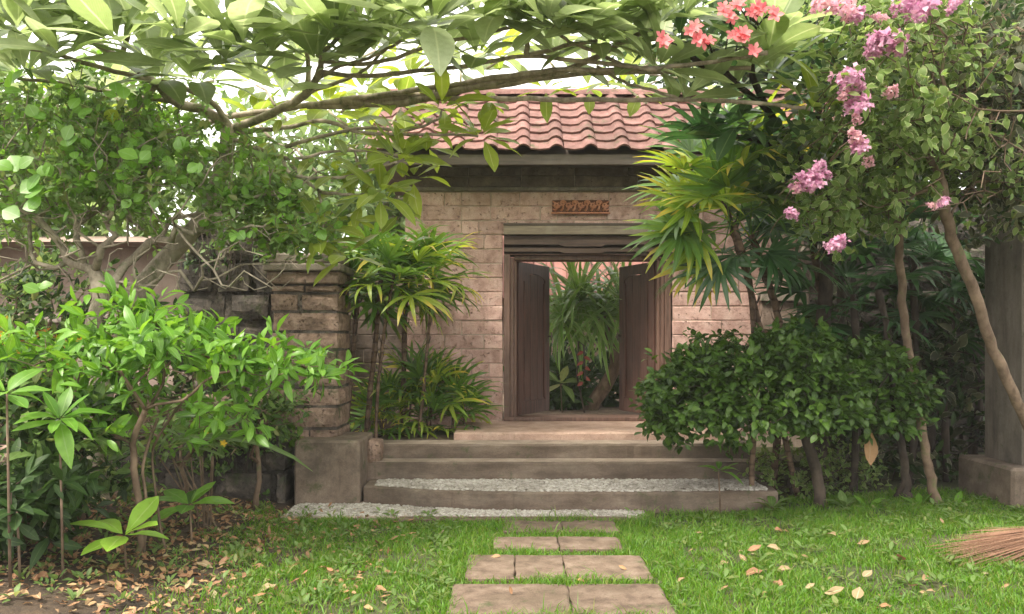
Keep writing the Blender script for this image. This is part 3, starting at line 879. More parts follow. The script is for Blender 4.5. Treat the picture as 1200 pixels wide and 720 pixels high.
def pebbles(name, parent, rect, n, z, ok, smin=.013, smax=.027):
    off = Vector(parent.location)
    base_v = []; base_f = []
    for j, (r, h) in enumerate(((1, 0), (.82, .55), (.35, .85))):
        for k in range(6):
            a = k * math.pi / 3 + j * .3
            base_v.append((r * math.cos(a), r * math.sin(a), h))
    for j in range(2):
        for k in range(6):
            base_f.append((j * 6 + k, j * 6 + (k + 1) % 6, (j + 1) * 6 + (k + 1) % 6, (j + 1) * 6 + k))
    base_f += [(12, 13, 14, 15), (12, 15, 16, 17)]
    bv = np.array(base_v); bf = np.array(base_f)
    Vs = []; Fs = []; k = 0; tries = 0
    while k < n and tries < n * 8:
        tries += 1
        x = random.uniform(rect[0], rect[1]); y = random.uniform(rect[2], rect[3])
        if not ok(x, y): continue
        a = random.uniform(0, 6.28); s = random.uniform(smin, smax)
        v = bv * np.array([s, s * random.uniform(.55, .95), s * random.uniform(.35, .8)])
        c, sn = math.cos(a), math.sin(a)
        v = np.stack([v[:, 0] * c - v[:, 1] * sn + x - off.x, v[:, 0] * sn + v[:, 1] * c + y - off.y, v[:, 2] + z - off.z], 1)
        Vs.append(v); Fs.append(bf + k * len(bv)); k += 1
    me = mesh_from(name, np.concatenate(Vs), np.concatenate(Fs), None, True)
    o = link(name, me, M['pebble'], parent); o["kind"] = "stuff"
    return o

steps()

# pebbled apron on the ground before the steps
ap = empty('pebble_apron', (0, 6.95, 0), kind='structure')
MB().box(-1.95, 1.15, 6.74, 7.45, -0.06, 0.012).build('apron_bed', M['mortar'], ap)
pebbles('apron_pebbles', ap, (-1.94, 1.13, 6.80, 7.34), 2900, 0.011, lambda x, y: y < np.interp(x, [-1.95, -1.36, -1.0, -0.3, .2, 1.2], [7.35, 7.34, 7.21, 7.05, 7.02, 7.02]))
MB().box(-.95, .98, 6.66, 6.78, -0.05, 0.016, .008).build('apron_edging', M['slab'], ap)

# ------------------------------------------------------------------ stepping slabs of the path
def slab_piece(x0, x1, y0, y1, z=0.018, seed=0):
    rs = random.Random(seed); mb = MB()
    n = 5
    def edge(ax, ay, bx, by):
        return [(ax + (bx - ax) * i / n + rs.uniform(-.006, .006), ay + (by - ay) * i / n + rs.uniform(-.006, .006)) for i in range(n)]
    out = edge(x0, y0, x1, y0) + edge(x1, y0, x1, y1) + edge(x1, y1, x0, y1) + edge(x0, y1, x0, y0)
    c = ((x0 + x1) / 2, (y0 + y1) / 2); k = len(out)
    inn = [(c[0] + (x - c[0]) * .96, c[1] + (y - c[1]) * .96) for x, y in out]
    V = [(x, y, -0.04) for x, y in out] + [(x, y, z - .008) for x, y in out] + [(x, y, z + rs.uniform(-.001, .001)) for x, y in inn] + [(*c, z)]
    Fc = [(i, (i + 1) % k, k + (i + 1) % k, k + i) for i in range(k)] + [(k + i, k + (i + 1) % k, 2 * k + (i + 1) % k, 2 * k + i) for i in range(k)]
    Fc += [(2 * k + i, 2 * k + (i + 1) % k, 3 * k) for i in range(k)]
    return mb.add(V, Fc)
SLABS = [
    ("stone stepping slab touching the pebble apron below the steps", 6.24, 6.62, [-.08, .40, .84]),
    ("narrow stepping slab half swallowed by grass, second from the steps", 5.74, 6.08, [-.14, .34, .80]),
    ("three-piece stepping slab in the grass, third from the steps", 5.02, 5.56, [-.30, .02, .345, .89]),
    ("nearest stepping slab, two cracked pieces at the bottom of the photo", 4.36, 4.90, [-.36, .335, .90]),
]
for i, (lab, y0, y1, xs) in enumerate(SLABS):
    e = empty('stepping_slab', ((xs[0] + xs[-1]) / 2, (y0 + y1) / 2, 0), lab, 'paving slab', 'stepping slabs leading to the steps')
    for j, (a, b) in enumerate(zip(xs[:-1], xs[1:])):
        slab_piece(a + .004, b - .004, y0 + random.uniform(-.01, .01), y1 + random.uniform(-.01, .01), 0.018, i * 10 + j).build('slab_piece', M['slab'], e)

# ================================================================== THE GATE AND ITS WALL
DX0, DX1 = -0.095, 1.86       # outer edges of the door frame
DZ0, DZ1 = 0.555, 2.86
def gate():
    g = empty('gate_wall', (1.0, WALL_Y, 0), 'pinkish brick gate wall under a terracotta tiled roof', 'gatehouse')
    th = 0.42
    # core of the wall, a little behind the faces of the bricks
    c = MB()
    yb = WALL_Y + .010
    XL, XR, XS = -1.25, 4.3, -2.2
    TOPZ = 3.55
    c.box(XL, DX0 - .02, yb, WALL_Y + th, 0, TOPZ)
    c.box(DX1 + .02, XR, yb, WALL_Y + th, 0, TOPZ)
    c.box(DX0 - .02, DX1 + .02, yb, WALL_Y + th, DZ1 + .01, TOPZ)
    c.box(DX0 - .02, DX1 + .02, yb + .1, WALL_Y + th, 0, .54)
    c.box(XS, XL, yb + .03, WALL_Y + th - .04, 0, 2.62)
    c.build('wall', M['mortar'], g)
    h = 0.158; bk = Bricks(h, .10, M['brick'])
    z = 0.40
    r = 0
    while z < 3.12:
        row_z = z
        joint = .009
        if row_z + h > DZ1 + .01 :
            bk.row(g, XL, XR - random.uniform(0, .1), row_z, WALL_Y)
        else:
            bk.row(g, XL, DX0 - .012, row_z, WALL_Y)
            bk.row(g, DX1 + .012, XR, row_z, WALL_Y)
        z += h + .009; r += 1
    top = z
    # lower wing behind the stems
    bd = Bricks(h, .10, M['brick_dark'])  # the post's shadow on the wing is put into darker bricks
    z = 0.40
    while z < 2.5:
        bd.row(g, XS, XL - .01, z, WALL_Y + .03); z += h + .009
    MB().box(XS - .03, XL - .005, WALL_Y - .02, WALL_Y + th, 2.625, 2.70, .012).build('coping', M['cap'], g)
    # projecting course, then the recessed band under the eaves
    MB().box(XL - .03, XR, WALL_Y - .045, WALL_Y + .2, top + .002, top + .05, .008).build('ledge', M['cap'], g)
    bb = Bricks(.12, .10, M['brick_dark'], lens=(.5, .62, .74))  # eave shadow put into the brick colour of this band
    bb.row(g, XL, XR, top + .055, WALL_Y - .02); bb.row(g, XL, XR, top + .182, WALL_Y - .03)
    # roof
    EX0, EX1 = -1.62, 4.4
    EY, EZ, RY, RZ = 8.86, 3.60, 10.05, 4.55
    sl = math.atan2(RZ - EZ, RY - EY); L = math.hypot(RZ - EZ, RY - EY)
    rf = empty('roof', (0, 0, 0)); rf.parent = g
    rf.location = Vector((EX0, EY, EZ)) - Vector(g.location)
    # deck under the tiles
    d = MB()
    V = [(0, 0.03, -.05), (EX1 - EX0, .03, -.05), (EX1 - EX0, RY - EY, RZ - EZ - .03), (0, RY - EY, RZ - EZ - .03), (0, 2 * (RY - EY), -.05), (EX1 - EX0, 2 * (RY - EY), -.05),
         (0, 0.05, -.085), (EX1 - EX0, .05, -.085), (0, 2 * (RY - EY) - .05, -.085), (EX1 - EX0, 2 * (RY - EY) - .05, -.085)]
    d.add(V, [(0, 1, 2, 3), (3, 2, 5, 4), (0, 6, 7, 1), (6, 8, 9, 7), (0, 3, 4, 8, 6), (1, 7, 9, 5, 2), (4, 5, 9, 8)])
    o = d.build('roof_deck', M['eave']); o.parent = rf
    MBf = MB(); MBf.box(0, EX1 - EX0, .02, .05, -.16, -.045, .004)
    o = MBf.build('fascia_board', M['eave']); o.parent = rf
    # pantiles
    W = 0.365; TL = 0.29; EXPO = L / 7.0
    prof = []
    for k in range(13):
        t = (0, .15, .3, .45, .56, .60, .66, .72, .79, .86, .92, .98, 1.0)[k]
        x = t * W
        if t < 0.58: zz = 0.006 * math.cos(t / .58 * math.pi * 2) - .006
        else: zz = 0.050 * max(0.0, math.sin((t - .58) / .42 * math.pi)) ** 0.75
        prof.append((x, zz))
    def tile_mesh(seed):
        rs = random.Random(seed); V = []; Fc = []
        n = len(prof); th_ = 0.020
        for yy, dz in ((0, 0.034), (TL, 0.0)):
            for x, zz in prof: V.append((x, yy, zz + dz + rs.uniform(-.001, .001)))
            for x, zz in prof: V.append((x, yy, zz + dz - th_))
        for k in range(n - 1):
            Fc.append((k, k + 1, 2 * n + k + 1, 2 * n + k))
            Fc.append((k, n + k, n + k + 1, k + 1))
        me = mesh_from('roof_tile', V, Fc, None, False)
        me.materials.append(M['tile']); return me
    tm = [tile_mesh(i) for i in range(3)]
    ncol = int((EX1 - EX0) / W)
    for rr in range(7):
        for cc in range(ncol):
            s = rr * EXPO - .05
            link('roof_tile', tm[random.randrange(3)], None, rf, loc=(cc * W + random.uniform(-.004, .004), s * math.cos(sl), s * math.sin(sl) + .012), rot=(sl + random.uniform(-.012, .012), random.uniform(-.012, .012), random.uniform(-.018, .018)))
    # ridge caps
    for k in range(int((EX1 - EX0) / .4)):
        V = []; Fc = []
        for x in (0, .42):
            for j in range(7):
                a = math.pi * j / 6
                V.append((x, -.13 * math.cos(a), .10 * math.sin(a)))
        Fc = [(j, j + 1, 8 + j, 7 + j) for j in range(6)] + [tuple(range(7))]
        mb = MB().add(V, Fc); o = mb.build('ridge_tile', M['tile']); o.parent = rf
        o.location = (k * .4, RY - EY, RZ - EZ - .01 + random.uniform(-.004, .004))
    # small eave lamp
    MB().box(.93, 1.10, 8.98, 9.02, 3.49, 3.515, .003).build('eave_lamp', M['white'], g)
    # carved plaque above the door
    pl = empty('plaque', (0, 0, 0)); pl.parent = g; pl.location = Vector((.80, WALL_Y - .03, 3.06)) - Vector(g.location)
    o = MB().box(-.33, .33, -.005, .05, -.075, .075, .008).build('plaque_board', M['plaquebase']); o.parent = pl
    rel = MB()
    rel.box(-.345, .345, -.022, .0, -.088, -.068, .005)
    rs = random.Random(3)
    def spiral(cx, cz, r, s, turns=1.4):
        pts = []
        for k in range(13):
            t = k / 12; a = s * t * turns * 2 * math.pi
            rr = r * (1 - t * .8); pts.append((cx + rr * math.cos(a), -.012, cz + rr * math.sin(a)))
        rel.tube([(a, -.020, c) for a, b, c in pts], [.015 * (1 - .4 * k / 12) for k in range(13)], 6)
    for k in range(-4, 5):
        spiral(k * .07, .012 + .018 * (k % 2), .036, 1 if k % 2 else -1)
        rel.tube([(k * .07 - .02, -.01, -.055), (k * .07, -.016, -.03), (k * .07 + .02, -.01, .05)], [.012, .013, .006], 5)
    for s in (-1, 1):
        for k in range(3): rel.tube([(s * .29, -.01, -.05 + k * .04), (s * .33, -.014, -.03 + k * .045)], [.016, .005], 5)
    o = rel.build('relief', M['terra'], smooth=True); o.parent = pl
    # ---------------- door frame
    fr = empty('door_frame', (0, 0, 0)); fr.parent = g; fr.location = Vector((DX0, WALL_Y, 0)) - Vector(g.location)
    def fb(name, x0, x1, y0, y1, z0, z1, mat='woodf', b=.006):
        o = MB().box(x0 - DX0, x1 - DX0, y0 - WALL_Y, y1 - WALL_Y, z0, z1, b).build(name, M[mat]); o.parent = fr; return o
    HB = 2.50                                   # underside of the header
    jw = .15
    for s in (0, 1):
        x0 = DX0 if s == 0 else DX1 - jw
        fb('jamb', x0 + (.0 if s == 0 else .08), x0 + (.07 if s == 0 else jw), WALL_Y - .005, WALL_Y + .30, DZ0, HB)
        fb('jamb_moulding', x0 + (.072 if s == 0 else .035), x0 + (.115 if s == 0 else .078), WALL_Y + .03, WALL_Y + .28, DZ0, HB - .03)
        fb('jamb_stop', x0 + (.117 if s == 0 else 0), x0 + (jw if s == 0 else .033), WALL_Y + .06, WALL_Y + .26, DZ0, HB - .06)
    fb('door_sill', DX0, DX1, WALL_Y - .02, WALL_Y + .30, .556, .60, 'woodf')
    fb('head_rail', DX0 + .118, DX1 - .118, WALL_Y + .055, WALL_Y + .27, HB - .058, HB - .003)
    # stepped lintel boards, each notched along its foot
    def notched(z0, z1, y0, nd, mat, inset=0.0):
        x0, x1 = 0 + inset, DX1 - DX0 - inset; w = x1 - x0
        prof_ = [(0, 0), (.33 * w, 0), (.36 * w, nd), (.58 * w, nd), (.61 * w, 0), (w, 0)]
        V = []; n = len(prof_)
        for y in (y0 - WALL_Y, .28):
            for px_, dz in prof_: V.append((x0 + px_, y, z0 - dz))
            for px_, dz in prof_: V.append((x0 + px_, y, z1))
        Fc = []
        for k in range(n - 1):
            Fc.append((k, k + 1, n + k + 1, n + k)); Fc.append((2 * n + k + 1, 2 * n + k, 3 * n + k, 3 * n + k + 1))
            Fc.append((k, 2 * n + k, 2 * n + k + 1, k + 1)); Fc.append((n + k, n + k + 1, 3 * n + k + 1, 3 * n + k))
        Fc += [(0, n, 3 * n, 2 * n), (n - 1, 3 * n - 1, 4 * n - 1, 2 * n - 1)]
        o = MB().add(V, Fc).build('lintel_board', M[mat]); o.parent = fr
    notched(2.735, DZ1 - .025, WALL_Y - .045, 0, 'woodp')
    notched(2.675, 2.725, WALL_Y + .03, .0, 'woodh')
    notched(2.615, 2.668, WALL_Y - .045, .022, 'woodh')
    notched(2.58, 2.60, WALL_Y + .05, 0, 'woodh')
    notched(2.535, 2.575, WALL_Y - .02, .018, 'woodh')
    fb('lintel_top', DX0 - .005, DX1 + .005, WALL_Y - .055, WALL_Y + .3, DZ1 - .023, DZ1 + .004, 'eave')
    fb('lintel_foot', DX0 + .002, DX1 - .002, WALL_Y - .002, WALL_Y + .285, HB + .0, 2.51, 'woodf', .003)
    # ---------------- the two leaves, swung inwards
    def leaf(hx, sgn, ang):
        W_, Z0, Z1, T = .80, .605, 2.435, .045
        e = empty('door_leaf', (0, 0, 0)); e.parent = g
        e.location = Vector((hx, WALL_Y + .17, 0)) - Vector(g.location)
        e.rotation_euler = (0, 0, ang * sgn)
        def pt(mb, name, mat='wood'):
            if sgn < 0:
                mb.v = [(-x, y, z) for x, y, z in mb.v]; mb.f = [f[::-1] for f in mb.f]
            o = mb.build(name, M[mat]); o.parent = e; return o
        pt(MB().box(0, .12, -T / 2, T / 2, Z0, Z1, .004), 'stile'); pt(MB().box(W_ - .12, W_, -T / 2, T / 2, Z0, Z1, .004), 'stile')
        pt(MB().box(.121, W_ - .121, -T / 2, T / 2, Z0, Z0 + .16, .004), 'rail')
        # arched top rail
        n = 10; V = []
        for y in (-T / 2, T / 2):
            for k in range(n + 1):
                t = k / n; x = .121 + (W_ - .242) * t
                V.append((x, y, Z1 - .12 - .07 * (1 - math.sin(math.pi * t) ** .6)))
            for k in range(n + 1):
                t = k / n; V.append((.121 + (W_ - .242) * t, y, Z1))
        q = n + 1; Fc = []
        for k in range(n):
            Fc += [(k, k + 1, q + k + 1, q + k), (2 * q + k + 1, 2 * q + k, 3 * q + k, 3 * q + k + 1), (k, 2 * q + k, 2 * q + k + 1, k + 1), (q + k, q + k + 1, 3 * q + k + 1, 3 * q + k)]
        pt(MB().add(V, Fc), 'rail')
        # boards of the panel
        for k in range(3):
            w = (W_ - .242) / 3
            pt(MB().box(.121 + k * w + .002, .121 + (k + 1) * w - .002, -.012, .010, Z0 + .161, Z1 - .13, .004), 'panel_board')
        # raised bead
        mb = MB()
        for x in (.135, W_ - .155):
            mb.box(x, x + .018, -.030, .026, Z0 + .18, Z1 - .22, .004)
        pt(mb, 'bead')
        hd = MB().tube([(W_ - .06, -.03, 1.55), (W_ - .06, -.075, 1.55)], .012, 8).tube([(W_ - .06, -.075, 1.50), (W_ - .06, -.085, 1.55), (W_ - .06, -.075, 1.60)], [.010, .013, .010], 8)
        hd.box(W_ - .085, W_ - .035, -.034, -.0225, 1.47, 1.63, .003)
        pt(hd, 'handle', 'metal')
        return e
    leaf(DX0 + .155, 1, R(60))
    leaf(DX1 - .155, -1, R(67))
    # stone niche box set in the wall on the right
    nb = empty('wall_niche', (0, 0, 0)); nb.parent = g; nb.location = Vector((3.2, WALL_Y, 0)) - Vector(g.location)
    def nx(name, x0, x1, y0, y1, z0, z1, mat):
        o = MB().box(x0, x1, y0, y1, z0, z1, .008).build(name, M[mat]); o.parent = nb
    nx('niche_ledge', -.34, .12, -.16, -.013, 1.95, 2.06, 'cap'); nx('niche_ledge', .13, .42, -.22, -.013, 1.78, 1.86, 'cap')
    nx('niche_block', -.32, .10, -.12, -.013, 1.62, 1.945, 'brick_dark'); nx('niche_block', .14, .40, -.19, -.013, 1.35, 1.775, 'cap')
    return g
gate()

# floor of the passage behind, and soil of the planted strip beside the steps
MB().box(-3.5, 5.0, WALL_Y + .43, 16.5, 0.30, 0.545).build('courtyard_floor', M['slab'])
tag(bpy.data.objects['courtyard_floor'], kind='structure')
MB().box(DX0, DX1, 9.625, WALL_Y + .428, 0.30, 0.552).build('doorway_floor', M['pinkstone']); tag(bpy.data.objects['doorway_floor'], kind='structure')
MB().box(-2.1, -.63, 8.71, 9.41, 0.0, 0.47).box(-1.95, -1.42, 7.95, 8.70, 0.0, .45).box(2.46, 6, 8.3, 9.41, 0, .25).build('planter_soil', bpy.data.materials['garden_soil'])
tag(bpy.data.objects['planter_soil'], kind='structure')

# cement blocks at the left end of the steps
e = empty('cement_block', (-1.67, 7.5, 0), 'stained cement block at the left end of the steps', 'cement block')
MB().box(-1.98, -1.385, 7.30, 8.05, -0.05, .585, .018).build('block_body', M['cement'], e)
link('small_stone', rock_mesh('small_stone', M['pillar'], 3, .10), None, e, loc=Vector((-1.33, 7.80, .42)) - Vector(e.location), scale=(.14, .2, .24))

# ------------------------------------------------------------------ the rough stone gatepost on the left
def pillar():
    g = empty('stone_gatepost', (-2.0, 7.9, 0), 'rough weathered stone post with stepped cap left of the steps', 'stone post')
    x0, x1, y0, y1 = -2.30, -1.64, 7.62, 8.25
    MB().box(x0 + .03, x1 - .03, y0 + .03, y1 - .03, 0, 2.1).build('post_core', M['rock'], g)
    z = 0.30; i = 0
    hs = [.19, .17, .21, .18, .16, .2, .17, .19, .18, .14]
    while z < 2.0:
        h = hs[i % len(hs)]
        if z + h > 2.0: h = 2.03 - z
        split = random.choice((0, 0, 1))
        xs = [x0, x1] if not split else [x0, x0 + random.uniform(.25, .42), x1]
        for a, b in zip(xs[:-1], xs[1:]):
            V = []; nxx = 4
            me = rough_block(b - a - .008, (y1 - y0), h - .012, i * 3 + int(a * 10), M['pillar'])
            link('stone', me, None, g, loc=Vector(((a + b) / 2 + random.uniform(-.012, .012), (y0 + y1) / 2 + random.uniform(-.012, .012), z + h / 2)) - Vector(g.location))
        z += h; i += 1
    MB().box(x0 - .02, x1 + .01, y0 - .03, y1 + .03, 2.035, 2.15, .012).build('cap_slab', M['pillar'], g)
    MB().box(x0 - .05, x1 + .03, y0 - .055, y1 + .05, 2.155, 2.225, .01).build('cap_slab', M['cap'], g)
    MB().box(x0 - .01, x1 + .0, y0 - .02, y1 + .02, 2.23, 2.33, .02).build('cap_slab', M['cap'], g)

def rough_block(sx, sy, sz, seed, mat, rough=.014, name='stone', n=3):
    """a block with hacked faces and worn edges"""
    V = []; Fc = []; idx = {}
    def vid(p):
        k = tuple(round(c, 4) for c in p)
        if k not in idx:
            q = Vector((k[0] * sx, k[1] * sy, k[2] * sz))
            e = sum(1 for c in k if abs(abs(c) - .5) < 1e-3)
            v = Vector(k)
            d = noise.noise_vector(q * 5 + Vector((seed * 1.7, seed, 0))) * rough * (1.0 if e < 2 else .7)
            if e >= 2: d -= Vector((k[0] * 2 * rough, k[1] * 2 * rough, k[2] * 1.2 * rough))
            idx[k] = len(V); V.append(tuple(q + d))
        return idx[k]
    for ax in range(3):
        nn = n
        for sg in (-.5, .5):
            for i in range(nn):
                for j in range(nn):
                    cs = []
                    for a, b in ((i, j), (i + 1, j), (i + 1, j + 1), (i, j + 1)):
                        p = [0, 0, 0]; p[ax] = sg; p[(ax + 1) % 3] = a / nn - .5; p[(ax + 2) % 3] = b / nn - .5
                        cs.append(vid(p))
                    Fc.append(tuple(cs if sg > 0 else cs[::-1]))
    me = mesh_from(name, V, Fc, None, False); me.materials.append(mat)
    return me
pillar()

# dark rough stone stack behind the shrub
def stack(name, label, cat, x0, x1, y0, y1, z0, z1, h, mat, seed, w=(.3, .5), group=None, rough=.03, core='rock'):
    random.seed(seed)
    g = empty(name, ((x0 + x1) / 2, (y0 + y1) / 2, 0), label, cat, group)
    MB().box(x0 + .06, x1 - .06, y0 + .06, y1 - .04, z0, z1 - .06).build('core', M[core], g)
    z = z0; r = 0
    while z < z1 - .05:
        hh = h * random.uniform(.8, 1.2)
        if z + hh > z1: hh = z1 - z
        x = x0 + random.uniform(-.05, .03)
        while x < x1 - .06:
            ww = min(random.uniform(*w), x1 - x)
            me = rough_block(ww - .01, (y1 - y0), hh - .01, seed * 50 + r, M[mat], rough)
            link('stone', me, None, g, loc=Vector((x + ww / 2, (y0 + y1) / 2 + random.uniform(-.03, .03), z + hh / 2)) - Vector(g.location), rot=(0, random.uniform(-.02, .02), random.uniform(-.04, .04)))
            x += ww; r += 1
        z += hh
    return g
stack('stone_pier', 'tall dark pier of rough boulders behind the twiggy shrub', 'stone pier', -3.55, -2.40, 8.5, 9.3, 0, 2.72, .30, 'rock', 4, (.35, .6))
stack('garden_wall', 'low old stone garden wall under the left shrubs', 'garden wall', -8.5, -2.35, 8.0, 8.4, 0, 0.95, .24, 'pillar', 5, (.4, .7))
stack('retaining_wall', 'knee-high mossy rubble edging beside the cement block', 'stone edging', -4.6, -2.05, 7.35, 7.8, 0, .66, .26, 'rock', 6, (.35, .6))
# pale wall and slab coping far left
g = empty('side_building', (-5.2, 10.5, 0), 'pale plastered house wall far left behind the shrub', 'house')
MB().box(-9.5, -3.7, 10.6, 12.5, 0, 1.72).build('wall', M['plaster'], g)
MB().box(-9.6, -3.6, 10.45, 12.6, 1.725, 1.84, .01).build('string_course', M['cap'], g)
MB().box(-9.4, -3.8, 10.8, 12.4, 1.845, 2.78).build('upper_wall', M['plaster'], g)
MB().box(-6.0, -5.0, 10.57, 10.598, .5, 1.55, .005).build('door', M['woodf'], g)
rfm = MB(); rfm.add([(-10, 10.2, 2.75), (-3.3, 10.2, 2.75), (-3.3, 11.6, 3.0), (-10, 11.6, 3.0), (-10, 13.1, 2.75), (-3.3, 13.1, 2.75)], [(0, 1, 2, 3), (3, 2, 5, 4), (0, 4, 5, 1), (0, 3, 4), (1, 5, 2)])
rfm.build('roof', M['plaster'], g)

# ------------------------------------------------------------------ concrete pillar on the right
e = empty('concrete_pillar', (4.4, 7.0, 0), 'grey concrete pillar on a block footing at the right edge', 'pillar')
MB().box(4.40, 5.5, 6.92, 7.5, .38, 3.3, .02).build('shaft', M['concrete'], e)
MB().box(4.22, 5.7, 6.78, 7.62, -.05, .42, .025).build('footing', M['cement'], e)
stack('dark_backing_wall', 'dark wall added as backing for the deep shade behind the right plants', 'garden wall', 3.3, 7.5, 8.9, 9.3, 0, 3.2, .26, 'rock', 9, (.4, .7))  # dark stone sheet added to back the darkness between the plants

# red tiled house behind the gate
def back_house():
    g = empty('courtyard_house', (1.5, 15, 0), 'red roofed house glimpsed through the open gate', 'house')
    MB().box(-2.5, 6, 14.8, 17.5, 0.3, 2.35).build('wall', M['plaster'], g)
    d = MB(); d.add([(-3, 14.2, 2.25), (6.5, 14.2, 2.25), (6.5, 16.4, 4.0), (-3, 16.4, 4.0), (-3, 18.6, 2.25), (6.5, 18.6, 2.25)], [(0, 1, 2, 3), (3, 2, 5, 4), (0, 4, 5, 1), (0, 3, 4), (1, 5, 2)])
    d.build('roof', M['redroof'], g)
    me = None
    for k in range(26):
        x = -2.9 + k * .36
        if me is None:
            mb = MB().tube([(0, 14.15, 2.26), (0, 16.4, 4.05)], .065, 8)
            me = mesh_from('roof_ridge', mb.v, mb.f, None, True); me.materials.append(M['redroof'])
        link('roof_roll', me, None, g, loc=(x - 1.5, -15, 0))
back_house()

# ================================================================== PLANTS
random.seed(21)

# ------------------------------------------------------------------ frangipani over the gate
def frangipani():
    g = empty('frangipani_tree', P(112, 560, 6.6), 'big frangipani tree with long bare limbs arching across the gate roof', 'tree')
    g.location.z = 0
    fork = P(271, 150, 6.8)
    base = P(112, 615, 6.6); base.z = -.02
    MB().tube(smooth_line([base, P(114, 540, 6.6), P(122, 440, 6.6), P(160, 345, 6.7), P(240, 250, 6.8), fork], 6, .006, 1), [.13 - .062 * i / 24 for i in range(25)] + [.068, .066, .065, .064, .063, .062], 12).build('trunk', M['bark_frangi'], g, smooth=True)
    L = [   # (points (px, py, depth), thick at start, at end)
        ([(271, 152, 6.8), (240, 130, 6.75), (205, 120, 6.6), (175, 92, 6.4), (130, 62, 6.2), (100, 45, 6.0)], .075, .035),
        ([(185, 98, 6.45), (160, 128, 6.4), (140, 150, 6.3)], .04, .025),
        ([(180, 95, 6.4), (120, 80, 6.2), (60, 62, 6.0), (-10, 50, 5.8)], .035, .022),
        ([(140, 68, 6.2), (150, 40, 6.0), (142, 12, 5.9)], .035, .022),
        ([(60, 62, 6.0), (58, 40, 5.9), (70, 5, 5.8)], .03, .02),
        ([(205, 120, 6.6), (150, 112, 6.5), (90, 100, 6.4), (20, 92, 6.2)], .035, .02),
        ([(271, 150, 6.8), (250, 122, 6.7), (222, 106, 6.5), (190, 96, 6.3)], .045, .03),
        ([(272, 152, 6.8), (320, 132, 6.6), (357, 112, 6.3), (372, 88, 6.1), (377, 66, 6.0), (362, 45, 5.8)], .062, .03),
        ([(357, 112, 6.3), (362, 80, 6.3), (358, 55, 6.2)], .04, .025),
        ([(215, 158, 6.95), (262, 138, 6.9), (320, 130, 6.8), (400, 118, 6.6), (470, 108, 6.4), (540, 98, 6.2), (600, 88, 6.0), (660, 82, 5.9), (740, 82, 5.8), (820, 74, 5.7), (900, 62, 5.6)], .044, .024),
        ([(400, 118.5, 6.6), (460, 122, 6.5), (512, 112, 6.3), (590, 94, 6.1), (650, 86, 6.0), (700, 66, 5.9), (735, 47, 5.8), (770, 30, 5.7)], .06, .028),
        ([(360, 124, 6.7), (420, 124, 6.6), (450, 116, 6.5), (560, 104, 6.3), (664, 88, 6.1), (800, 84, 5.9), (880, 80, 5.8)], .05, .025),
        ([(500, 116, 6.4), (600, 116, 6.2), (700, 117, 6.1), (800, 117, 6.0), (890, 121, 5.9), (950, 128, 5.8)], .036, .022),
        ([(512, 114, 6.35), (513, 92, 6.2), (516, 70, 6.1)], .035, .026),
        ([(374, 84, 6.08), (430, 90, 6.1), (480, 84, 6.1), (540, 78, 6.0), (617, 66, 5.9), (700, 74, 5.8), (770, 82, 5.7)], .03, .024),
        ([(617, 66, 5.9), (617, 50, 5.8), (615, 28, 5.7)], .034, .028),
        ([(376, 72, 6.02), (440, 74, 6.0), (500, 55, 5.9), (575, 38, 5.8), (600, 32, 5.8)], .028, .02),
        ([(617, 66, 5.9), (660, 55, 5.8), (700, 48, 5.7)], .03, .02),
        ([(740, 81, 5.8), (700, 62, 5.8), (662, 46, 5.7), (650, 30, 5.6)], .024, .018),
        ([(358, 110, 6.3), (400, 95, 6.3), (430, 80, 6.2), (450, 55, 6.0)], .028, .018),
        ([(366, 96, 6.2), (400, 78, 6.1), (440, 65, 6.0), (470, 48, 5.8)], .026, .018),
        ([(700, 78, 5.85), (730, 96, 6.0), (770, 108, 6.0), (800, 117, 6.0)], .018, .018),
        ([(271, 156, 6.8), (330, 150, 6.7), (380, 142, 6.6), (420, 155, 6.4), (470, 158, 6.3), (520, 158, 6.2), (560, 160, 6.1)], .035, .014),
        ([(335, 172, 6.7), (350, 168, 6.6), (420, 151, 6.4), (480, 152, 6.3), (512, 140, 6.2), (518, 128, 6.2)], .03, .012),
        ([(272, 162, 6.8), (310, 178, 6.7), (345, 186, 6.5), (400, 176, 6.4), (470, 182, 6.2)], .032, .014),
        ([(330, 182, 6.6), (345, 206, 6.4), (400, 208, 6.2), (440, 198, 6.1), (465, 190, 6.0)], .026, .013),
        ([(340, 192, 6.6), (370, 222, 6.4), (410, 228, 6.2), (445, 228, 6.1)], .026, .014),
        ([(372, 222, 6.4), (380, 250, 6.2), (378, 272, 6.1)], .02, .012),
        ([(362, 45, 5.8), (330, 25, 5.7), (305, 10, 5.6)], .026, .02),
        ([(372, 66, 6.0), (400, 40, 5.8), (420, 5, 5.7)], .03, .02),
        ([(100, 45, 6.0), (60, 20, 5.7), (20, 12, 5.6)], .026, .018),
    ]
    ends = []
    for i, (pts, a, b) in enumerate(L):
        pp = smooth_line([P(*q) for q in pts], 5, .006, i)
        n = len(pp)
        rr = [a + (b - a) * k / (n - 1) for k in range(n)]
        rr = [r * (1 + .07 * noise.noise(Vector((k * .9, i, 0)))) for k, r in enumerate(rr)]
        rr = [r * .62 for r in rr]; rr[-1] *= 1.15
        MB().tube(pp, rr, 8).build('branch', M['bark_frangi'], g, smooth=True)
        ends.append((pp[-1], (pp[-1] - pp[-3]).normalized()))
    it = []
    def ros(px, py, d, n=12, s=.36, k='frangi', el=(2, 62), ax=None):
        c = P(px, py, d)
        it.extend(rosette(c, K[k], n, s, ax or (random.uniform(-.3, .3), random.uniform(-.75, -.2), 1), el, .2, .22, .03))
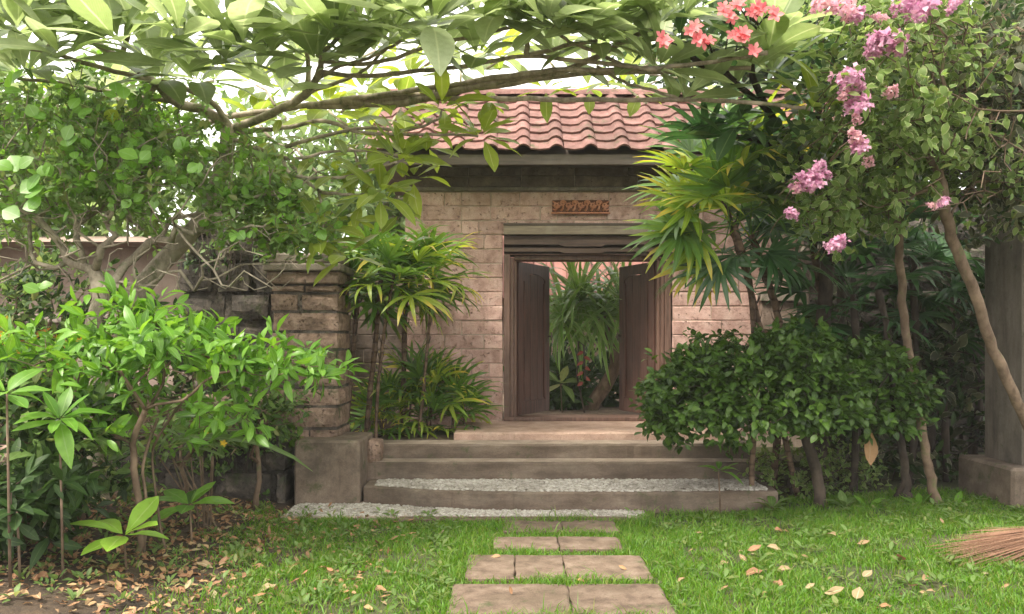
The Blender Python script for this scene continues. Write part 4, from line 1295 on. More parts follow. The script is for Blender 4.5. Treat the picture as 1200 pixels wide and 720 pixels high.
    # at branch ends and along the top of the photograph
    for p, dr in ends:
        x, y = project(p)
        k = 'frangi' if y < 120 else 'frangi_y'
        ax = (dr * .5 + Vector((0, -.15, 1)))
        it.extend(rosette(p, K[k], 11 if y < 120 else 8, .44 if y < 120 else .32, ax, (0, 60), .2, .25, .03))
    for (px, py, d) in [(20, 25, 5.4), (75, 55, 5.3), (140, 38, 5.3), (95, 12, 5.6), (160, 10, 5.6), (210, 30, 5.2), (238, 22, 5.5), (285, 45, 5.3), (262, 60, 5.6), (345, 15, 5.2), (318, 52, 5.5), (395, 30, 5.3), (300, 75, 5.9),
                        (372, 62, 5.6), (425, 15, 5.4), (472, 42, 5.4), (455, 25, 5.6), (505, 15, 5.3), (530, 35, 5.8), (560, 10, 5.5), (598, 28, 5.3), (640, 15, 5.4), (660, 30, 5.6), (690, 20, 5.5), (735, 35, 5.3), (720, 10, 5.6), (770, 12, 5.5),
                        (180, 60, 5.7), (30, 75, 6.0), (230, 85, 6.2), (420, 60, 5.9), (560, 55, 6.0), (650, 60, 6.2), (750, 62, 6.0), (860, 95, 6.1), (905, 75, 5.9), (480, 5, 5.2), (10, 5, 5.3), (250, 0, 5.2), (360, -5, 5.4),
                        (618, -8, 5.3), (800, 8, 5.4), (905, 30, 5.5), (50, 40, 5.8), (330, 95, 6.4), (700, 40, 5.9), (585, 8, 5.7), ]:
        if (px * 7 + py) % 7: ros(px, py + 14, d, random.randint(9, 11), random.uniform(.42, .54))
    # lower yellow-green shoots hanging before the gate
    for (px, py, d, n, s) in [(565, 160, 6.05, 9, .30), (470, 188, 6.0, 8, .30), (445, 228, 5.9, 9, .28), (378, 285, 6.0, 7, .28), (405, 300, 6.1, 6, .27), (430, 205, 6.1, 8, .26), (500, 150, 6.2, 6, .24), (395, 205, 6.3, 7, .26), (345, 215, 6.4, 7, .26), (410, 258, 6.1, 6, .26), (460, 140, 6.3, 6, .24), (570, 122, 6.4, 6, .24), (470, 250, 6.2, 5, .24), (320, 165, 6.5, 6, .24), (640, 105, 6.4, 6, .26), (750, 108, 6.4, 6, .26), (690, 105, 6.5, 5, .26), (390, 160, 6.5, 6, .25), (440, 165, 6.6, 7, .28), (500, 172, 6.5, 6, .26), (455, 120, 6.6, 7, .28), (420, 185, 6.4, 7, .28), (520, 128, 6.6, 6, .26), (485, 210, 6.3, 6, .26), (360, 240, 6.4, 7, .27), (425, 240, 6.2, 6, .26)]:
        ros(px, py, d, n, s, 'frangi_y', (-35, 45), (random.uniform(-.3, .3), -.45, 1))
    # the far side of the crown, behind the limbs
    for (px, py) in [(300, 100), (335, 138), (425, 108), (480, 92), (540, 84), (430, 142), (250, 95), (385, 130), (585, 70), (640, 66), (690, 78), (350, 70), (520, 60), (180, 130), (130, 110), (60, 110), (770, 70), (470, 128), (300, 140), (210, 70), (440, 60), (730, 100)]:
        q = P(px, py, 7.3 + random.uniform(-.3, .5))
        it.extend(rosette(q, K['frangi_y' if (px + py) % 3 else 'frangi'], 9, .40, (random.uniform(-.3, .3), -.5, 1), (-10, 55), .2, .3, .03))
        j = P(px + random.uniform(-30, 30), py + random.uniform(10, 25), 7.0)
        MB().tube([j, (j + q) / 2 + rvec(.02), q], [.012, .011, .012], 5).build('branch', M['bark_frangi'], g, smooth=True)
    place_leaves(g, it)
    # stalks up to the shoots that have no branch of their own
    return g
frangipani()

def flower_geo(kind, n, size, cup=35):
    parts = []
    for i in range(n):
        v, f, u = kind.geos[i % len(kind.geos)]
        m = Matrix.Rotation(i * 2 * math.pi / n, 4, 'Z') @ Matrix.Rotation(-R(cup), 4, 'Y') @ Matrix.Scale(size, 4)
        parts.append(xform((v, f, u), m))
    return merge_geo(parts)

def pom_geo(kind, n, rad, size, seed):
    """a rounded cluster of florets"""
    random.seed(seed); parts = []
    for i in range(n):
        d = rvec().normalized(); d.z = abs(d.z) * .8 if random.random() < .75 else d.z
        d.normalize()
        p = Vector((d.x * rad, d.y * rad, d.z * rad * .6)) * random.uniform(.35, 1.15)
        for k in range(4):
            v, f, u = kind.geos[k % len(kind.geos)]
            B = basis(rvec().normalized() * .6 + d * .5, d)
            parts.append(xform((v, f, u), Matrix.Translation(p) @ B.to_4x4() @ Matrix.Scale(size * random.uniform(.7, 1.2), 4)))
    return merge_geo(parts)

# ------------------------------------------------------------------ second frangipani, right, with red flowers
def red_frangipani():
    random.seed(31)
    g = empty('frangipani_tree', (3.05, 7.9, 0.0), 'dark leaved frangipani with coral red flowers, right of the roof', 'tree')
    b0 = Vector((3.05, 7.9, -.02))
    tr = smooth_line([b0, (3.0, 7.8, 1.2), P(970, 255, 7.3), P(935, 180, 6.9)], 6, .008, 3)
    MB().tube(tr, [.085 - .035 * i / (len(tr) - 1) for i in range(len(tr))], 9).build('trunk', M['bark_dark'], g, smooth=True)
    ends = []
    for i, pts in enumerate([[(935, 180, 6.9), (900, 130, 6.4), (860, 95, 6.0), (835, 60, 5.8)], [(900, 130, 6.4), (880, 80, 6.0), (890, 40, 5.8), (880, 20, 5.7)],
                             [(860, 95, 6.0), (820, 75, 5.8), (795, 48, 5.7)], [(935, 180, 6.9), (960, 130, 6.6), (950, 80, 6.3)], [(935, 180, 6.9), (890, 165, 6.6), (850, 160, 6.4)],
                             [(950, 215, 7.1), (985, 180, 6.8), (1000, 130, 6.6)]]):
        pp = smooth_line([P(*q) for q in pts], 5, .006, i)
        n = len(pp)
        MB().tube(pp, [.030 - .014 * k / n for k in range(n)], 7).build('branch', M['bark_dark'], g, smooth=True)
        ends.append(pp[-1])
    it = []
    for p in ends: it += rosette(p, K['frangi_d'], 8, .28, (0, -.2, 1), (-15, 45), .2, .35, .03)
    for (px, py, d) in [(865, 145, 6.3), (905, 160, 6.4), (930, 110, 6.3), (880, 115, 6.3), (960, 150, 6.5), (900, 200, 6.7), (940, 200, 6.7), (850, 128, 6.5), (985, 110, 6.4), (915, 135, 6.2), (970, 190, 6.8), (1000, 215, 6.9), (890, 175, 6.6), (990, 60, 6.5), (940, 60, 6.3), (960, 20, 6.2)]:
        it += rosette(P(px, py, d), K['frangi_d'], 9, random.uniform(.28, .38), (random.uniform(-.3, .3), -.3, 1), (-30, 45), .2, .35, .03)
    place_leaves(g, it)
    off = Vector(g.location)
    fg = [mesh_from('flower', *flower_geo(K['petal_red'], 5, .05, c)) for c in (25, 40, 15)]
    for m_ in fg: m_.materials.append(M['red_petal'])
    st = MB()
    for (px, py, hub) in [(812, 34, (835, 62)), (776, 48, (800, 60)), (828, 52, (835, 62)), (872, 40, (862, 60)), (880, 58, (862, 60)), (855, 38, (850, 60)), (888, 12, (885, 35)), (905, 16, (885, 35)), (862, 8, (880, 30)), (853, 22, (860, 45)), (845, 12, (860, 40)), (818, 45, (835, 62)), (868, 46, (862, 60)), (892, 8, (885, 30)), (878, 14, (880, 30)), (784, 52, (800, 60))]:
        for q in range(2):
            p = P(px + random.uniform(-5, 5), py + random.uniform(-4, 4), 4.95)
            d = Vector((random.uniform(-.5, .5), -1, random.uniform(-.1, .7))).normalized()
            link('flower', fg[random.randrange(3)], None, g, matrix=Matrix.Translation(p - off) @ d.to_track_quat('Z', 'Y').to_matrix().to_4x4() @ Matrix.Scale(random.uniform(.85, 1.15), 4))
            st.tube([P(hub[0], hub[1], 5.75), P((px + hub[0]) / 2, (py + hub[1]) / 2 - 4, 5.3), p], [.006, .005, .004], 5)
    st.build('flower_stalks', M['bark_dark'], g, smooth=True)['kind'] = 'stuff'
    # one bloom at the top of the photo, one on the right end of the limb
    return g
red_frangipani()

# ------------------------------------------------------------------ generic shrub
def shrub(label, name, cat, base, trunk, crowns, kinds, n_leaf, size, bark, seed, r_trunk=.04, r_tip=.004, tips=120, per=6, step=.13, wob=.3, limit=300, group=None, shell=.35, zmin=-.3, out_w=.5, up_w=.7, extra=None, thick=.011, cost=.35, spread=.08, rsize=(.65, 1.25), down=0.0, bare=()):
    random.seed(seed)
    g = empty(name, base, label, cat, group)
    tg = []
    tot = sum(c[2] for c in crowns)
    for (c, r, w, zm) in crowns:
        for p, d in crown_points(c, r, max(3, int(tips * w / tot)), zm, shell, random, .35, seed + len(tg)): tg.append((p, d, c))
    chains, ends, _ = grow(trunk, [t[0] for t in tg], step, wob, cost, 0, r_tip, r_trunk, seed)
    if bare:
        chains, ends0, _ = grow(trunk, [t[0] for t in tg] + list(bare), step, wob, cost, 0, r_tip, r_trunk, seed)
        bs_ = [Vector(q) for q in bare]
        ends = [e for e in ends0 if min((e[0] - q).length for q in bs_) > .02]
    build_chains(chains, g, bark, thick)
    it = []
    while len(it) < n_leaf:
        e, dr = ends[random.randrange(len(ends))]
        ctr = min(crowns, key=lambda q: (Vector(q[0]) - e).length)[0]
        o = (e - Vector(ctr)); o = o.normalized() if o.length > 1e-3 else Vector((0, 0, 1))
        c = e + rvec(spread)
        for _ in range(per):
            k = kinds[random.randrange(len(kinds))]
            d = (o * out_w + rvec(.6) + Vector((0, 0, .15 - down)))
            n_ = Vector((0, -.12, 1)) * up_w + rvec(.45) + o * .5
            it.append((k, c + rvec(spread * .35), basis(d, n_), size * random.uniform(*rsize)))
    if extra: it += extra
    place_leaves(g, it, limit=limit)
    return g

S_ = K
# big twiggy grey-stemmed shrub, upper left
b = P(78, 630, 6.2); b.z = 0
tr = smooth_line([(b.x, 6.2, .02), (b.x - .03, 6.2, .5), P(88, 470, 6.2), P(105, 400, 6.2), P(118, 345, 6.2)], 5, .012, 4)
ex = []
random.seed(5)
for (px, py, s) in [(162, 185, .14), (30, 250, .14), (18, 205, .18), (8, 105, .13), (50, 345, .10), (205, 180, .11), (225, 205, .10), (75, 170, .12), (25, 225, .15), (145, 115, .11), (55, 215, .10), (90, 135, .10), (45, 140, .10)]:
    for _ in range(3): ex.append((K['round'], P(px + random.uniform(-8, 8), py + random.uniform(-8, 8), 5.45), basis((random.uniform(-1, 1), random.uniform(-.4, .3), random.uniform(.2, 1)), (random.uniform(-.5, .5), -1, .7)), s * random.uniform(.7, 1.1)))
shrub('tall twiggy shrub with grey forked stems and small leaves, upper left', 'shrub', 'shrub', b, tr,
      [(P(60, 175, 6.3), (1.0, .7, .55), 5, -.5), (P(220, 225, 6.3), (1.0, .7, .52), 5, -.4), (P(330, 268, 6.2), (.50, .5, .30), 2.2, -.6), (P(-40, 240, 6.0), (.7, .6, .6), 2.5, -.7), (P(140, 150, 6.6), (.8, .5, .45), 2, -.4), (P(160, 235, 6.0), (1.0, .4, .30), 1.6, -.5)],
      [K['shrub'], K['shrub'], K['shrub'], K['round']], 10500, .078, M['bark_grey'], 11, r_trunk=.06, r_tip=.0042, tips=640, per=6, step=.12, wob=.30, limit=260, spread=.06, extra=ex, bare=[P(random.uniform(-20, 350), random.uniform(245, 345), random.uniform(5.7, 6.3)) for _ in range(230)], thick=.016, cost=.25, shell=.55, rsize=(.55, 1.25))

# bright glossy shrub before it
b = P(160, 662, 5.35); b.z = 0.02
tr = smooth_line([(b.x, 5.35, .02), P(166, 620, 5.35), P(158, 560, 5.35), P(155, 520, 5.35)], 5, .006, 4)
g2 = shrub('bright glossy leaved shrub on thin stems before the garden wall', 'shrub', 'shrub', b, tr,
      [(P(190, 432, 5.4), (.85, .55, .26), 6, -.15), (P(330, 440, 5.6), (.42, .4, .18), 2.2, -.2), (P(55, 430, 5.5), (.62, .5, .22), 3, -.2), (P(165, 385, 5.4), (.35, .3, .17), 1.2, 0), (P(200, 490, 5.4), (.7, .4, .16), 2, -.6), (P(40, 470, 5.3), (.4, .3, .2), 1.2, -.5)],
      [K['glossy']], 2400, .145, M['bark_brown'], 12, r_trunk=.022, r_tip=.0032, tips=320, per=5, step=.10, wob=.35, limit=300, spread=.06, thick=.009, cost=.28, shell=.4, up_w=1.0, out_w=.35, rsize=(.55, 1.2))
MB().tube(smooth_line([(b.x + .03, 5.38, .02), P(172, 600, 5.4), P(168, 545, 5.4), P(185, 490, 5.4)], 5, .005, 6), .0105, 7).build('stem', M['bark_brown'], g2, smooth=True)
MB().tube(smooth_line([(b.x + .13, 5.5, .02), P(180, 560, 5.5), P(182, 520, 5.5), P(215, 470, 5.5)], 5, .005, 6), .0085, 7).build('stem', M['bark_brown'], g2, smooth=True)

# ------------------------------------------------------------------ rosettes of broad leaves near the ground
def seedling(label, name, cat, px, py, d, n, s, kind, h=None, el=(5, 45), tilt=(0, -.1, 1), stem=True, group=None, mat='bark_brown', zb=None):
    c = P(px, py, d)
    zb = gz(c.x, c.y) if zb is None else zb
    g = empty(name, (c.x, c.y, zb), label, cat, group)
    if stem and c.z - zb > .02:
        MB().tube([(c.x + .02, c.y, zb - .03), (c.x + .01, c.y, (zb + c.z) / 2), c], [.009, .007, .006], 6).build('stem', M[mat], g, smooth=True)
    place_leaves(g, rosette(c, kind, n, s, tilt, el, .2, .2, .006))
    return g
random.seed(17)
seedling('small lime green seedling with six broad leaves on bare soil', 'seedling', 'seedling', 145, 628, 5.0, 7, .30, K['lime'], el=(0, 40), tilt=(.1, -.25, 1))
seedling('low plant of pointed green leaves behind the lime seedling', 'seedling', 'seedling', 222, 592, 5.7, 8, .26, K['seedling'], el=(-5, 40), tilt=(0, -.2, 1))
seedling('spreading rosette plant with long bright leaves at the left edge', 'leafy_plant', 'plant', 70, 492, 4.7, 13, .24, K['glossy'], el=(-15, 50), tilt=(.1, -.3, 1))
seedling('leaning plant with broad blades under the left edge shrub', 'leafy_plant', 'plant', 8, 462, 4.5, 10, .24, K['glossy'], el=(-10, 50), tilt=(.2, -.4, 1))
seedling('dark plant low in the bottom left corner', 'leafy_plant', 'plant', 20, 600, 4.6, 10, .20, K['low'], el=(-10, 50), tilt=(.1, -.3, 1))
seedling('small green plant between the rosette plant and tree foot', 'leafy_plant', 'plant', 45, 575, 5.2, 10, .17, K['shrub'], el=(-10, 55))
seedling('dim broad leaved plant in shade below the rosette plant', 'leafy_plant', 'plant', 50, 560, 5.6, 12, .24, K['low'], el=(-20, 50))
seedling('three pronged seedling standing before the pebbled tread', 'seedling', 'seedling', 842, 552, 6.9, 7, .20, K['glossy'], el=(0, 40), tilt=(0, -.1, 1))

# trailing ribbon leaved plant crossing the stone post
def ribbon_plant():
    g = empty('ribbon_plant', P(245, 560, 6.2), 'clump of long ribbon leaves with tiny yellow flowers below the glossy shrub', 'plant')
    g.location.z = .1
    random.seed(8); it = []
    for i in range(26):
        a = random.uniform(-.5, 2.6) if i % 3 else random.uniform(0, 6.28)
        d = Vector((math.cos(a), math.sin(a) * .6 - .2, random.uniform(.15, .9)))
        it.append((K['ribbon'], P(random.uniform(175, 265), random.uniform(505, 545), 6.0), basis(d, (0, -.2, 1)), random.uniform(.25, .55)))
    it.append((K['ribbon'], P(205, 515, 5.8), basis((1, -.05, .1), (0, -.5, 1)), 1.05))
    place_leaves(g, it)
    st = MB()
    for i in range(9): st.tube([(g.location.x + random.uniform(-.1, .1), 6.1, .08), P(random.uniform(185, 255), 535, 6.0)], .006, 5)
    st.build('stem', M['bark_brown'], g)
    fm = mesh_from('flower', *flower_geo(K['petal_red'], 5, .03, 30)); fm.materials.append(simple_mat('yellow_petal', (.75, .5, .03)))
    for (px, py) in [(268, 493), (240, 508), (262, 520)]:
        link('flower', fm, None, g, loc=P(px, py, 5.9) - Vector(g.location), rot=(1.2, 0, .3))
ribbon_plant()

# orange crotons by the far left wall
random.seed(9)
for lab, px, py, d, n in (('orange and yellow croton at the left edge behind the shrub', 10, 425, 6.9, 22), ('small orange croton bush showing through the glossy shrub', 95, 425, 7.1, 20), ('yellow croton low against the garden wall', 45, 445, 7.2, 16)):
    c = P(px, py, d)
    g = empty('croton_bush', (c.x, c.y, gz(c.x, c.y)), lab, 'shrub')
    MB().tube([(c.x, c.y, gz(c.x, c.y) - .02), (c.x + .02, c.y, c.z * .6), c], [.02, .015, .01], 6).build('stem', M['bark_brown'], g, smooth=True)
    it = []
    for q in range(3): it += rosette(c + rvec(.10), K['croton'], n // 2, .24, (0, -.1, 1), (-20, 70), .3)
    place_leaves(g, it)

# creeping fig over the end of the rubble edging
def creeper(label, cat, boxes, kind, n, s, seed, group=None):
    random.seed(seed)
    x0, x1, y0, y1, z0, z1 = boxes[0]
    g = empty('creeper', ((x0 + x1) / 2, y0, max(z0, 0)), label, cat)
    it = []
    for i in range(n):
        x0, x1, y0, y1, z0, z1 = boxes[random.randrange(len(boxes))]
        f = random.random()
        if f < .6: p = Vector((random.uniform(x0, x1), y0 - random.uniform(0, .07), random.uniform(z0, z1))); nn = Vector((0, -1, .5))
        elif f < .85: p = Vector((random.uniform(x0, x1), random.uniform(y0, y1), z1 + random.uniform(0, .06))); nn = Vector((0, -.2, 1))
        else: p = Vector((x1 + random.uniform(0, .05), random.uniform(y0, y1), random.uniform(z0, z1))); nn = Vector((1, -.2, .3))
        if noise.noise(p * 3.5 + Vector((seed, 0, 0))) < -.12: continue
        it.append((kind[random.randrange(len(kind))], p, basis(rvec(), nn + rvec(.4)), s * random.uniform(.6, 1.3)))
    st = MB()
    for i in range(14):
        p = Vector((random.uniform(x0, x1), y0 - .02, z0)); q = p + Vector((random.uniform(-.2, .2), 0, (z1 - z0)))
        st.tube(smooth_line([p, (p + q) / 2 + rvec(.04), q], 3), .005, 4)
    st.build('stems', M['bark_dark'], g)['kind'] = 'stuff'
    place_leaves(g, it, limit=200)
creeper('small leaved creeper clothing the end of the rubble edging', 'creeper', [(-2.62, -2.06, 7.30, 7.75, .1, .68), (-2.95, -2.3, 7.30, 7.75, .3, .85)], [K['hedge'], K['shrub']], 1700, .055, 3)
creeper('sparse creeper hanging on the top of the dark stone pier', 'creeper', [(-3.5, -2.5, 8.45, 9.2, 2.1, 2.75)], [K['low'], K['shrub']], 500, .07, 5)

random.seed(63)
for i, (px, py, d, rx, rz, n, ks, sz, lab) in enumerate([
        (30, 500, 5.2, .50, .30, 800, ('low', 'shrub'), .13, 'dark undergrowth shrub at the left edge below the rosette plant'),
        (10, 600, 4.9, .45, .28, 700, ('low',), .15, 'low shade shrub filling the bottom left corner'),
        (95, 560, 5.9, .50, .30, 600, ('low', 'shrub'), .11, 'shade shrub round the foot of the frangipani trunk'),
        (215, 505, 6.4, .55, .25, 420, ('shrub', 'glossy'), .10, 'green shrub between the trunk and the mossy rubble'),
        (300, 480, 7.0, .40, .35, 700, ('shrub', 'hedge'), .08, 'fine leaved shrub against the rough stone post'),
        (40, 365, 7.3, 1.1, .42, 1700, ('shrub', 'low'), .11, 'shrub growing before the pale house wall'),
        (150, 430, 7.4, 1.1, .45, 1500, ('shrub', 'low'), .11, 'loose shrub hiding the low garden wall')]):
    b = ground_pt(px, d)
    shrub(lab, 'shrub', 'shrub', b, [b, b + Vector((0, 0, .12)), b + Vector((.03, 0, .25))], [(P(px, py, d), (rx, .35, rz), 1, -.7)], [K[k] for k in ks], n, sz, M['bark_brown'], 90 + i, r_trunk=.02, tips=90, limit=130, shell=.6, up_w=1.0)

# ------------------------------------------------------------------ palms
def palm(label, name, base, stems, kinds, seed, r=.028, n=11, size=1.0, el=(-35, 70), mat='bark_palm', group=None, axis_j=.25, old=0, fibre=True, az=None):
    """stems: list of (polyline points, frond count, size)"""
    random.seed(seed)
    g = empty(name, base, label, 'palm', group)
    it = []
    for si, (pts, nf, s) in enumerate(stems):
        pp = smooth_line(pts, 6, .004, seed + si)
        k = len(pp)
        rr = [r * (1.0 + .12 * math.sin(i * 2.1 + si)) * (1 - .2 * i / k) for i in range(k)]
        MB().tube(pp, rr, 8).build('stem', M[mat], g, smooth=True)
        if fibre:       # frayed leaf bases at the top of each stem
            mb = MB()
            for i in range(16):
                a = random.uniform(0, 6.28); t = random.uniform(.45, 1.0); c = pp[int(t * (k - 1))]
                o = Vector((math.cos(a), math.sin(a), 0)) * r
                mb.tube([c + o * .7, c + o * 1.6 + Vector((0, 0, .05)), c + o * 2.0 + Vector((0, 0, .11))], [.007, .005, .001], 4)
            mb.build('fibres', M['bark_dark'], g)['kind'] = 'stuff'
        top = pp[-1]; d0 = (pp[-1] - pp[-3]).normalized()
        ax = (d0 * .6 + Vector((random.uniform(-axis_j, axis_j), random.uniform(-axis_j, 0), 1))).normalized()
        e1 = ax.orthogonal().normalized(); e2 = ax.cross(e1)
        for i in range(nf):
            a = i * 2.39996 + random.uniform(-.25, .25)
            t = (i + random.random()) / nf
            e = R(el[0] + (el[1] - el[0]) * t)
            d = (e1 * math.cos(a) + e2 * math.sin(a)) * math.cos(e) + ax * math.sin(e)
            c = top - ax * (1 - t) * .14
            kd = kinds[random.randrange(len(kinds))]
            it.append((kd, c, basis(d, ax + Vector((0, 0, .3)), random.uniform(-.4, .4)), s * random.uniform(.85, 1.12)))
    place_leaves(g, it, part='frond', stuff='fronds')
    return g

palm('slim rhapis palm clump with three fibrous stems left of the door', 'rhapis_palm', (-1.5, 8.6, .47),
     [([ground_pt(404, 8.3, .45), P(412, 430, 8.3), P(421, 330, 8.3)], 14, 1.15),
      ([ground_pt(428, 8.4, .45), P(438, 420, 8.4), P(448, 310, 8.4)], 15, 1.25),
      ([ground_pt(472, 8.75, .47), P(474, 400, 8.75), P(477, 315, 8.75)], 15, 1.3)], [K['rfan'], K['rfan'], K['rfan']], 41, r=.030, el=(-40, 48))
g = palm('young rhapis growth filling the crown of the slim palms', 'rhapis_palm', (-1.35, 8.2, .45),
     [([ground_pt(440, 8.15, .45), P(446, 420, 8.1), P(462, 322, 8.05)], 14, 1.2), ([ground_pt(490, 8.5, .46), P(500, 420, 8.5), P(508, 318, 8.5)], 13, 1.15)], [K['rfan_y'], K['rfan']], 47, r=.018, el=(-35, 55))
palm('low bushy rhapis palm on the planted strip beside the door', 'rhapis_palm', (-1.1, 8.9, .47),
     [([ground_pt(px, d, .46), P(px + random.uniform(-6, 6), py, d)], nf, s) for px, py, d, nf, s in
      ((450, 478, 8.75, 11, 1.0), (478, 455, 8.85, 12, 1.1), (505, 462, 8.8, 12, 1.1), (530, 472, 8.9, 11, 1.0), (470, 490, 8.8, 10, 1.0), (545, 486, 8.9, 10, .9), (500, 488, 8.75, 11, 1.0), (432, 492, 8.6, 9, .9))],
     [K['rfan'], K['rfan'], K['rfan_y']], 42, r=.012, el=(-25, 80), fibre=False)

palm('fan palm with yellow tipped fronds reaching over the right of the door', 'fan_palm', (2.35, 7.6, 0),
     [([ground_pt(905, 7.7), P(915, 460, 7.7), P(915, 390, 7.6), P(898, 325, 7.4), P(880, 275, 7.2)], 13, .95),
      ([ground_pt(965, 7.9), P(968, 400, 7.8), P(955, 300, 7.6), P(945, 215, 7.4)], 14, 1.05)], [K['fan'], K['fan_y'], K['fan'], K['fan_d'], K['fan_d']], 43, r=.038, el=(-40, 70))
palm('taller fan palm with bright sprays beside the roof edge', 'fan_palm', (2.0, 7.2, 0),
     [([ground_pt(935, 7.5), P(900, 420, 7.4), P(868, 300, 7.1), P(838, 205, 6.9)], 14, .95)], [K['fan_y'], K['fan'], K['fan'], K['fan_d']], 44, r=.030, el=(-40, 60))
palm('dark fan palm with drooping fronds behind the clipped bush', 'fan_palm', (3.0, 7.6, 0),
     [([ground_pt(1000, 7.6), P(1005, 450, 7.6), P(1000, 345, 7.5)], 12, .95),
      ([ground_pt(1065, 8.0), P(1075, 450, 8.0), P(1068, 300, 7.9)], 13, 1.0),
      ([ground_pt(1110, 8.2), P(1108, 450, 8.2), P(1120, 340, 8.2)], 12, 1.0),
      ([ground_pt(985, 8.3), P(985, 330, 8.3), P(975, 250, 8.2)], 12, 1.1)], [K['fan_d']], 45, r=.040, el=(-45, 60), mat='bark_dark')

# single fronds of the door palm that hang where the photograph shows them
random.seed(4)
g = empty('fan_palm', ground_pt(880, 7.3), 'leaning fan palm whose fronds hang before the right door leaf', 'palm')
stm = smooth_line([ground_pt(880, 7.3), P(885, 430, 7.3), P(878, 330, 7.1), P(860, 262, 6.9)], 6, .004, 2)
MB().tube(stm, .026, 8).build('stem', M['bark_palm'], g, smooth=True)
it = []
for px, py, dx, dz, s, k in [(790, 300, -1, -.25, .95, 'fan_y'), (800, 350, -.9, -.6, .85, 'fan_y'), (820, 240, -1, .1, 1.0, 'fan_y'), (830, 205, -.8, .5, .95, 'fan_y'), (850, 330, -.5, -.8, .9, 'fan_d'),
                             (845, 270, -.9, -.1, 1.0, 'fan'), (880, 190, -.1, .9, 1.0, 'fan'), (905, 235, .6, .5, .95, 'fan'), (905, 300, .5, -.5, .9, 'fan_d'), (800, 265, -1, -.35, .85, 'fan'), (860, 220, -.4, .5, .9, 'fan')]:
    hub = P(px, py, 6.85 + random.uniform(-.15, .2)); top = stm[-1] + rvec(.03)
    dv = hub - top; L_ = max(.25, dv.length)
    it.append((K[k], top, basis(dv * .8 + Vector((dx, -.25, dz)) * .25, (random.uniform(-.2, .2), -.8, .75)), min(1.25, max(.8, s * 1.0))))
place_leaves(g, it, part='frond', stuff='fronds')

# ------------------------------------------------------------------ clipped dark bush and its neighbours on the right
b = ground_pt(962, 7.15)
tr = smooth_line([b, P(958, 560, 7.15), P(948, 525, 7.1), P(940, 495, 7.1)], 5, .006, 4)
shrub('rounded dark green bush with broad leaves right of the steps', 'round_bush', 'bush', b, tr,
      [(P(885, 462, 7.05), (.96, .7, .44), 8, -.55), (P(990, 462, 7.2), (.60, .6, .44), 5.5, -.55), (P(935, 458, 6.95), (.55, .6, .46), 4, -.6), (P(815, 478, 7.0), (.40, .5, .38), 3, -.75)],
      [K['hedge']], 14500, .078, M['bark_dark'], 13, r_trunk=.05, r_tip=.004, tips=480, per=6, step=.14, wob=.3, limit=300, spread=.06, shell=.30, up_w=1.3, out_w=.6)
b = ground_pt(925, 7.7)
shrub('airy pale green shrub growing under the rounded bush', 'shrub', 'shrub', b, [b, b + Vector((0, 0, .12)), b + Vector((.02, 0, .25))],
      [(P(925, 560, 7.6), (.45, .35, .32), 3, -.7), (P(1000, 565, 7.7), (.3, .3, .28), 2, -.7)], [K['shrub'], K['varieg']], 1300, .065, M['bark_dark'], 14, r_trunk=.02, tips=110, limit=200, shell=.6)
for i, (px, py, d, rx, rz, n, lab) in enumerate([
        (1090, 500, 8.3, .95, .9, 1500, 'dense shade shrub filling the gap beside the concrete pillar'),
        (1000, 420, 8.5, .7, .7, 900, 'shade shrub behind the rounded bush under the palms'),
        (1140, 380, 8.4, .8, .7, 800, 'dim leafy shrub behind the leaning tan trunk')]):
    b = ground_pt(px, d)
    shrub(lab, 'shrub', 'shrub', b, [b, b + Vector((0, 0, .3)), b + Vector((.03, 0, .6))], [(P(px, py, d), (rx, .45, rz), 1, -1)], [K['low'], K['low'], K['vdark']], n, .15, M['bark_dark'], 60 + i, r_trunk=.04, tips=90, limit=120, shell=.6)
random.seed(12)
for i in range(6):
    px = [1018, 1040, 1078, 990, 1120, 905][i]
    seedling(['low weedy plant at the foot of the twin trunks', 'small plant between the palm stems and bush', 'broad leaved weed right of the brown trunk', 'weed sprouting beside the bush trunk', 'weed next to the pillar footing', 'weed at the right end of the lowest step'][i],
             'weed', 'weed', px, 596 + random.randint(-4, 4), 6.95, 9, .16, K['shrub'] if i % 2 else K['glossy'], el=(0, 60), stem=False)

# bare trunks on the right
def bare_trunk(label, pts, r0, r1, mat, seed, twigs=()):
    g = empty('bare_trunk', pts[0], label, 'tree')
    pp = smooth_line(pts, 7, .010, seed); n = len(pp)
    MB().tube(pp, [(r0 + (r1 - r0) * i / n) * (1 + .22 * noise.noise(Vector((i * .7, seed, 0)))) * (1 + .5 * max(0, 1 - i / 4) ** 2) for i in range(n)], 10).build('trunk', M[mat], g, smooth=True)
    for k, (pts2, a) in enumerate(twigs):
        q = smooth_line(pts2, 5, .008, seed + k)
        MB().tube(q, [a * (1 - .5 * i / len(q)) for i in range(len(q))], 6).build('branch', M[mat], g, smooth=True)
bare_trunk('knobbly brown trunk rising beside the rounded bush', [ground_pt(1098, 6.95), P(1088, 545, 6.95), P(1074, 470, 6.9), P(1062, 400, 6.9), P(1056, 330, 6.8), P(1050, 250, 6.6)], .040, .032, 'bark_brown', 3)
bare_trunk('crooked grey trunk with a forked foot in deep shade', [ground_pt(1062, 7.2), P(1062, 560, 7.2), P(1052, 500, 7.2), P(1045, 420, 7.2), P(1030, 340, 7.1)], .04, .03, 'bark_dark', 5,
           [([ground_pt(1050, 7.25), P(1058, 568, 7.2), P(1060, 545, 7.2)], .03)])

